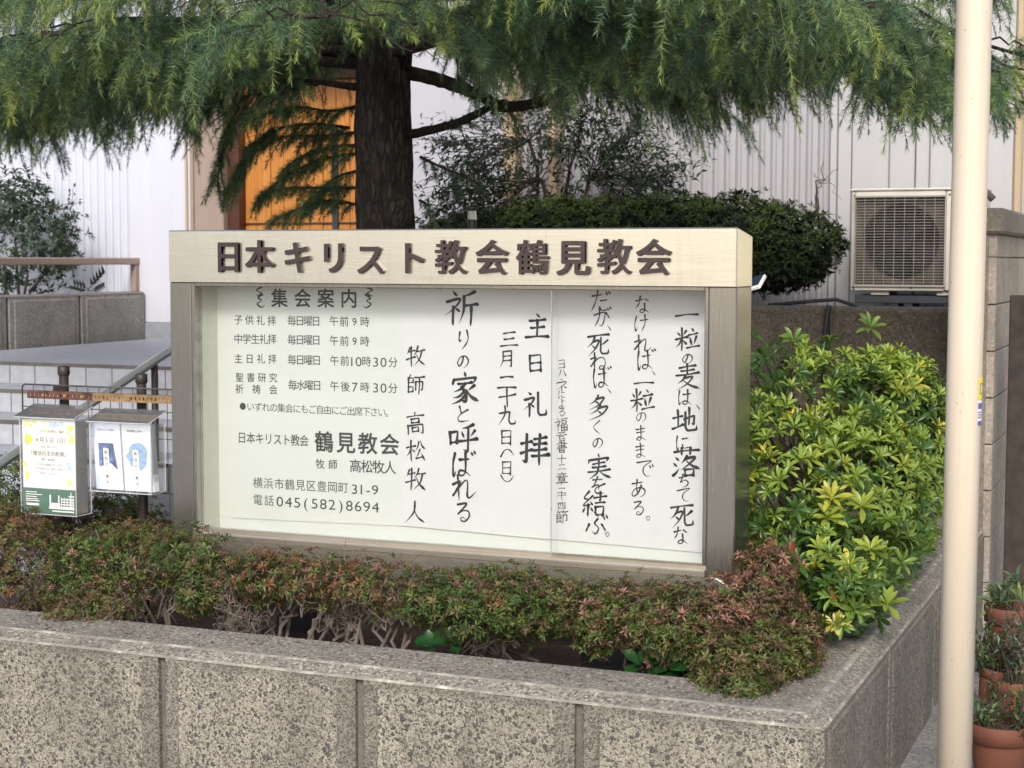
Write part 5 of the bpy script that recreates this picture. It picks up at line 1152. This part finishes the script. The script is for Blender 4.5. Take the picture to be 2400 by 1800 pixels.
# ---- potted plants at the lower right
def potted(label, q, r, h, kind, tilt=0):
    t = thing('potted_plant', label, 'potted plant', (q[0], q[1], q[2]-h), 'terracotta potted plants')
    b = MB(); b.lathe([(r*.62, 0), (r*.88, h*.70), (r*.90, h*.74), (r*1.0, h*.75), (r*1.03, h*.985), (r*1.0, h), (r*.92, h), (r*.88, h*.85)], (0,0,0), 36)
    V = b.V[0]; 
    if tilt: V = V@np.array(Matrix.Rotation(tilt, 3, 'Y')).T
    b.V[0] = V+np.array([q[0], q[1], q[2]-h]); b.build('pot', M['terracotta'], t, True)
    b = MB(); th = np.linspace(0, 2*math.pi, 20, endpoint=False); P = [(q[0]+r*.9*math.cos(a), q[1]+r*.9*math.sin(a), q[2]-h*.13) for a in th]; b.add(P, [tuple(range(20))]); b.build('soil', M['soil'], t)
    lv = Leaves(); b = MB(); c0 = np.array([q[0], q[1], q[2]-h*.13])
    if kind == 'weedy':
        for k in range(34):
            s0 = c0+np.array([random.uniform(-.8,.8)*r, random.uniform(-.8,.8)*r, 0]); tip = s0+np.array([random.uniform(-.06,.09), random.uniform(-.05,.05), random.uniform(.04,.16)]); twigs(b, s0, [tip], .002, .001, .012, 5); u_ = np.linspace(.3, 1, 8)[:,None]
            lv.add(s0*(1-u_)+tip*u_, rng.normal(0,.7,(8,3))+np.array([0,0,.5]), rng.normal(0,.4,(8,3))+np.array([0,0,1.]), rng.uniform(.018,.035,8), .010, np.array(random.choice([(.06,.12,.03),(.10,.15,.07),(.05,.10,.02)]))*rng.uniform(.7,1.4,(8,1)))
    elif kind == 'grey':
        for k in range(14):
            s0 = c0+np.array([random.uniform(-.4,.4)*r, random.uniform(-.4,.4)*r, 0]); tip = s0+np.array([random.uniform(-.10,.12), random.uniform(-.08,.06), random.uniform(.12,.36)]); twigs(b, s0, [tip], .003, .001, .02, 6); m2 = 26; u_ = np.linspace(.3, 1, m2)[:,None]
            lv.add(s0*(1-u_)+tip*u_+rng.normal(0,.006,(m2,3)), rng.normal(0,.7,(m2,3))+np.array([0,0,.35]), rng.normal(0,.4,(m2,3))+np.array([0,0,1.]), rng.uniform(.018,.038,m2), .008, np.array([.11,.165,.12])*rng.uniform(.7,1.4,(m2,1)))
    else:
        C = c0+rng.normal(0,1,(9,3))*np.array([r*.5, r*.5, .02])+np.array([0,0,.05]); lv.rosettes(C, rng.normal(0,.3,(9,3))+np.array([0,0,1.]), 9, rng.uniform(.06,.10,9), .2, pick([(.10,.16,.09),(.22,.27,.10),(.08,.13,.06)], (2,2,2), 9), 15, 75, T_BIG)
    lv.build('plant', M['leaf'], t); 
    if b.n: b.build('plant_stem', M['dark_twig'], t)
potted('large terracotta pot of small weeds at the bottom right corner', at(2345,1690,Z=.21), .094, .20, 'weedy')
potted('terracotta pot of grey-green herb behind the large pot', at(2380,1590,Z=.19), .075, .16, 'grey')
potted('terracotta pot with variegated strap leaves, farthest back beside the fence', at(2366,1420,Z=.30), .085, .22, 'strap')
potted('slightly tilted small terracotta pot half hidden behind the pole', at(2318,1562,Z=.20), .05, .11, 'weedy', .18)

# ================================================================ CEDAR
TX, TY = float(at(908, 420, Y=1.6)[0]), 1.6
ct = thing('cedar_tree', 'large cedar tree with a dark trunk and drooping needle sprays over the notice board', 'tree', (TX, TY, .29))
zz = np.linspace(.2, 6.2, 40); P = np.stack([TX+.012*np.sin(zz*2.2), TY+.01*np.cos(zz*1.7), zz], 1)
rt_ = .135-.012*(zz-.2)+.05*np.exp(-(zz-.2)*4); V, Fq = tube_np(P, rt_, 48)
th = np.arctan2(V[:,1]-TY, V[:,0]-TX); dn = .006*np.sin(th*9+V[:,2]*6)+.005*np.sin(th*15-V[:,2]*11)+rng.normal(0,.0022,len(V)); V[:,0] += np.cos(th)*dn; V[:,1] += np.sin(th)*dn
mesh('trunk', V, Fq, M['bark'], ct, True)
b = MB(); q = np.array([TX+.085, TY-.085, 1.70]); b.lathe([(.055,-.05),(.065,-.02),(.06,.02),(.035,.05),(0,.06)], (0,0,0), 14); b.V[0] = b.V[0]@np.array(Matrix.Rotation(R(70),3,'X')).T*np.array([1,1,1.2])+q; b.build('burl', M['bark'], ct, True)

def smoothP(P, n=6): return catmull3(P, n)
def catmull3(P, n=6):
    P = np.array(P, float); Q = np.vstack([2*P[0]-P[1], P, 2*P[-1]-P[-2]]); out = []
    for i in range(len(P)-1):
        p0, p1, p2, p3 = Q[i:i+4]
        for t in np.linspace(0, 1, n, endpoint=False): out.append(.5*((2*p1)+(p2-p0)*t+(2*p0-5*p1+4*p2-p3)*t*t+(3*p1-p0-3*p2+p3)*t**3))
    return np.array(out+[P[-1]])
EX = [-300,0,100,200,300,400,480,540,600,700,800,860,950,1000,1080,1150,1250,1350,1450,1550,1650,1750,1850,1950,2050,2150,2230,2320,2400,2700]
EY = [410,410,370,340,320,335,350,270,150,150,150,120,80,90,170,270,310,345,340,330,335,325,300,255,280,300,310,280,260,260]
def crown_edge(px):
    """ragged lower outline of the crown: full foliage above the first value, thinning out over the second"""
    tap = float(np.interp(px, [0,470,560,830,900,1080,1200,2400], [170,170,190,130,60,90,110,110]))
    return float(np.interp(px, EX, EY))+38*math.sin(px/83+.6)+34*math.sin(px/37+2)+20*math.sin(px/17+1)-65, tap+45
S0 = []; SD = []; SL = []; SC = []; tw = MB()
def zlim(x, y):
    base = np.interp(x, [-2.4,-1.2,-.7,-.35,-.12,.10,.35,.9,1.3,1.7,2.2,2.7], [1.82,1.88,1.93,1.88,1.78,1.98,2.08,1.98,1.90,1.88,1.84,1.9])
    return base+max(0, 1.2-y)*.10+.11*math.sin(x*4.1+y*3)+.07*math.sin(x*9.7+y*6+1)+.05*math.sin(x*23+y*11)
def in_view(p, m=.5):
    d = MRn.T@(p-CAM); 
    if d[2] > -1: return False
    u, v = d[0]/-d[2]*F, d[1]/-d[2]*F; return abs(u) < 1200+m*700 and -1e9 < v < 900+m*900
def add_sprays(Pc, dirs, step, lmin, lmax, youngp, free=None):
    """hang sprays along the poly-line Pc"""
    seg = np.linalg.norm(np.diff(Pc, axis=0), axis=1); s_ = np.concatenate([[0], np.cumsum(seg)]); tot = s_[-1]; a = random.uniform(0, step)
    while a < tot:
        p = np.array([np.interp(a, s_, Pc[:,k]) for k in range(3)]); i = min(len(Pc)-2, max(0, np.searchsorted(s_, a)-1)); d_ = unit(Pc[i+1]-Pc[i]); a += step*random.uniform(.7, 1.3)
        if not in_view(p): continue
        side = unit(np.cross(d_, [0,0,1]))*random.choice((-1, 1)); d0 = unit(d_*random.uniform(.35,1.2)+side*random.uniform(.1,.9)+np.array([0,0,random.uniform(-.7,.15)]))
        L = random.uniform(lmin, lmax); px, py, dd = edge_angles(p); core, tap = crown_edge(px) if free is None else (free, 0)
        if free is None and (math.sin(p[0]*7.3+p[2]*5)+math.sin(p[1]*6.1-p[0]*3.7+1)+math.sin(p[2]*13+p[0]*11))/3 < -.22 and random.random() < .72: continue   # gaps between the sprays
        room = (core+tap*random.random()**1.5-py)*dd/F
        if room < .035: continue
        L = min(L, room*1.15)
        S0.append(p); SD.append(d0); SL.append(L); SC.append(random.random() < youngp)
limbs = []
def limb(z, az, ln_, up, down):
    d = np.array([math.cos(az), math.sin(az), 0.0]); t_ = np.linspace(0, 1, 12)[:,None]
    bend = np.array([-d[1], d[0], 0])*random.uniform(-.3, .3)
    P = np.array([TX, TY, z])+d*ln_*t_+bend*t_**2*ln_*.5+np.array([0,0,1.0])*(up*t_-down*t_**2)*ln_
    P[1:-1] += rng.normal(0, .012, (10,3))
    for i in range(3, 12):                                  # end the limb where it leaves the foliage
        q = edge_angles(P[i]); c_, t2 = crown_edge(q[0])
        if q[1] > c_+20 and q[2] > 1: 
            P = np.array([[np.interp(u, np.arange(i+1), P[:i+1,k]) for k in range(3)] for u in np.linspace(0, max(i-.6, 2), 12)]); break
    limbs.append(P); return P
for k, (z, az, ln_) in enumerate([(2.35,-.35,2.3),(2.30,3.5,2.2),(2.45,-1.2,2.0),(2.40,-2.1,2.1),(2.55,.25,2.6),(2.5,2.9,2.4),(2.62,-.75,2.7),(2.65,-1.65,2.2),(2.7,-2.6,2.6),(2.72,-.1,2.9),(2.8,3.3,2.8),(2.85,-1.0,2.5),(2.9,-2.2,2.5),(2.95,-.5,3.0),(3.0,-1.4,2.5),(3.05,3.0,2.8),(3.05,-2.9,2.7),(2.42,1.0,1.6),(2.6,2.1,1.7),(3.2,-.25,3.0),(3.2,-1.9,2.6),(2.33,-.75,1.9),(2.38,-2.7,2.1),(2.55,-.55,2.5),(2.48,.05,2.5),(2.40,3.25,2.4),(2.42,2.85,2.3),(2.36,-2.85,2.2),(2.44,3.7,2.0),(2.40,-.25,2.7),(2.38,.2,2.6),(2.2,-2.45,1.8),(2.22,-1.0,1.7)]):
    if z > 2.88: continue
    P = limb(z, az, ln_, .10, .22 if z > 2.25 else .24); r = np.linspace(.03 if ln_ > 2.4 else .024, .005, len(P)); V, Fq = tube_np(smoothP(P, 3), np.interp(np.linspace(0,1,(len(P)-1)*3+1), np.linspace(0,1,len(P)), r), 8)
    mesh('branch', V, Fq, M['limb'], ct, True)
    fd = P[-1]-P[0]; fd[2] = 0; fd = unit(fd); sd_ = np.array([-fd[1], fd[0], 0])
    s_ = .14; sg = 1
    while s_ < 1.0:
        i = s_*(len(P)-1); i0 = min(int(i), len(P)-2); p = P[i0]+(P[i0+1]-P[i0])*(i-i0); sg = -sg
        l2 = (.75-.5*s_)*random.uniform(.6, 1.15)+.12; t_ = np.linspace(0, 1, 8)[:,None]
        dv = unit(fd*random.uniform(.45,.9)+sd_*sg*random.uniform(.6,1.0)); P2 = p+dv*l2*t_+np.array([0,0,1.])*(.06*t_-.42*t_**2)*l2+np.concatenate([np.zeros((1,3)), rng.normal(0,.010,(7,3))])
        ea = edge_angles(p); ce_ = crown_edge(ea[0])
        if in_view(p, .8) and ea[1] < ce_[0]+ce_[1]*.6:
            tw.tube(P2, np.linspace(.0055,.0015,8), 5, caps=False); add_sprays(P2, dv, .033, .09, .27, .26 if p[1] > .9 else .42)
        s_ += .075/ln_*random.uniform(.7,1.3)
    add_sprays(P, fd, .045, .10, .26, .15)
# the two bare lower limbs the photograph shows right of the trunk, and a few low twigs
for pts, rr_ in (([(975,165),(1020,185),(1080,205),(1130,228),(1180,250),(1250,243),(1300,222),(1360,205)], (.030,.016)), ([(975,318),(1020,302),(1080,285),(1115,268),(1150,250),(1185,240)], (.020,.013)), ([(840,130),(800,120),(760,135),(700,120),(640,140)], (.030,.012))):
    P = [at(x, y, Y=TY-.02*i) for i, (x, y) in enumerate(pts)]; P[0] = P[0]-np.array([.06 if pts[0][0] > 900 else -.06, 0, 0]); Pm = smoothP(P, 5); V, Fq = tube_np(Pm, np.linspace(rr_[0], rr_[1], len(Pm)), 10); V += rng.normal(0, .0015, V.shape); mesh('branch', V, Fq, M['limb'], ct, True)
    add_sprays(Pm[len(Pm)//3:], None, .05, .06, .14, .05, 330)
low = [[(838,310),(760,318),(690,318),(640,322)], [(838,340),(770,345),(710,365),(660,400)], [(838,480),(770,470),(700,490),(650,510)], [(820,300),(740,290),(660,300),(590,340)], [(560,250),(530,310),(515,380),(510,440)], [(838,360),(770,370),(690,400),(620,450)], [(838,440),(760,440),(680,440),(620,450)], [(985,368),(1030,390),(1080,410),(1120,430)], [(838,250),(770,260),(690,250),(600,270)], [(838,400),(780,420),(720,480)], [(600,330),(560,390),(530,450)], [(640,300),(590,350),(560,420)], [(983,470),(1000,478),(1010,485)]]
_z = zlim
def zlim(x, y): return 1.55
for pts in low:
    P = smoothP([at(x, y, Y=TY-.03*i) for i, (x, y) in enumerate(pts)], 5); tw.tube(P, np.linspace(.007,.002,len(P)), 5)
    add_sprays(P, None, .015 if pts[0][0] < 900 else .05, .05, .17, .04, 560)
tw.build('twigs', M['limb'], ct)
for P in limbs:                                            # long pale hanging shoots on the street side
    for k in range(16):
        p = P[random.randrange(4, len(P))]+rng.normal(0, .22, 3)*np.array([1,1,.3])
        ea = edge_angles(p); rm = (crown_edge(ea[0])[0]+40-ea[1])*ea[2]/F
        if p[1] < 1.1 and in_view(p) and rm > .15: S0.append(p); SD.append(unit(np.array([random.uniform(-.5,.5), random.uniform(-.5,.2), -.7]))); SL.append(min(random.uniform(.2,.42), rm)); SC.append(True)
S0, SD, SL, SC = map(np.array, (S0, SD, SL, SC)); ns_ = len(S0); print('sprays', ns_)
NN, K = 17, 9
t_ = np.linspace(0, 1, NN)
dr = rng.uniform(.25, 1.15, (ns_,1,1)); dirs = unit(SD[:,None]*(1-.7*dr*t_[None,:,None])+np.array([0,0,-1.0])*(dr*t_[None,:,None])+rng.normal(0,.05,(ns_,1,3)))
PP = S0[:,None]+np.concatenate([np.zeros((ns_,1,3)), np.cumsum(dirs[:,:-1]*(SL/(NN-1))[:,None,None], 1)], 1)
old = pick([(.056,.116,.078),(.080,.155,.096),(.108,.188,.100),(.140,.215,.100)], (3,4,3,2), ns_)
yng = pick([(.24,.35,.10),(.20,.31,.11),(.32,.40,.11)], (2,3,1.5), ns_)
mixf = np.where(SC[:,None], np.clip((t_[None]-.05)*1.3, 0, 1), np.clip((t_[None]-.75)*.9, 0, 1))
colN = old[:,None]*(1-mixf[...,None])+yng[:,None]*mixf[...,None]
ref = unit(rng.normal(0,1,(ns_,1,3))); X = unit(np.cross(dirs, ref)); Yv = np.cross(dirs, X)
Vs = []; Cs = []
for k in range(K):
    a = rng.uniform(0, 6.283, (ns_,NN)); th = np.radians(rng.uniform(38, 82, (ns_,NN)))*np.where(t_ > .93, .45, 1)[None]
    rad = np.cos(a)[...,None]*X+np.sin(a)[...,None]*Yv; nd = dirs*np.cos(th)[...,None]+rad*np.sin(th)[...,None]
    ln_ = rng.uniform(.024,.042,(ns_,NN))*np.interp(t_, [0,.6,1], [1,1,.72])[None]
    sdv = unit(np.cross(nd, rng.normal(0,1,(ns_,NN,3)))); p = PP+dirs*(rng.uniform(-.5,.5,(ns_,NN))*(SL/(NN-1))[:,None])[...,None]
    wd = .00105
    Vs.append(np.stack([p-sdv*wd, p+sdv*wd, p+nd*ln_[...,None]], 2).reshape(-1,3)); Cs.append(np.repeat((colN*rng.uniform(.75,1.25,(ns_,NN,1))).reshape(-1,3), 3, 0))
Vn = np.concatenate(Vs); mesh('crown', Vn, np.arange(len(Vn)).reshape(-1,3), M['needle'], ct, False, np.concatenate(Cs))
# shoot stems
idx = [0,4,8,12,16]; st_ = PP[:,idx]; r_ = np.linspace(.0016,.0009,5); off = np.array([(1,0,0),(-.5,.87,0),(-.5,-.87,0)])
Vt = (st_[:,:,None]+off[None,None]*r_[None,:,None,None]).reshape(-1,3); bi = (np.arange(ns_)*15)[:,None,None]
q_ = np.array([(r*3+j, r*3+(j+1)%3, (r+1)*3+(j+1)%3, (r+1)*3+j) for r in range(4) for j in range(3)]); Ft = (q_[None]+bi).reshape(-1,4)
cst = np.repeat(np.where(SC[:,None], np.array([.16,.19,.06]), np.array([.06,.055,.035])), 15, 0); mesh('shoot_stems', Vt, Ft, M['needle'], ct, False, cst)

# fallen needles and bits of leaf on the coping and the soil
m_ = 900; lv = Leaves(); fx = rng.uniform(-.7, 2.3, m_); fy = np.where(rng.random(m_) < .45, rng.uniform(WT+.01, WB-.02, m_), rng.uniform(-.48, .2, m_)); fz = np.where(fy < WB, ZT+.0015, .316)
right = rng.random(m_) < .18; fx = np.where(right, rng.uniform(2.08, 2.25, m_), np.minimum(fx, 2.05)); fy = np.where(right, rng.uniform(-.5, 2.0, m_), fy); fz = np.where(right, ZT+.0015, fz)
d_ = rng.normal(0, 1, (m_,3)); d_[:,2] *= .06
lv.add(np.stack([fx, fy, fz], 1), d_, np.tile([0,0,1.], (m_,1)), rng.uniform(.006,.022,m_), rng.uniform(.0015,.006,m_), pick([(.12,.07,.035),(.20,.13,.06),(.07,.05,.03),(.30,.22,.10)], (3,3,3,1), m_))
tag(lv.build('leaf_litter', M['dull_leaf'], None), kind='stuff')
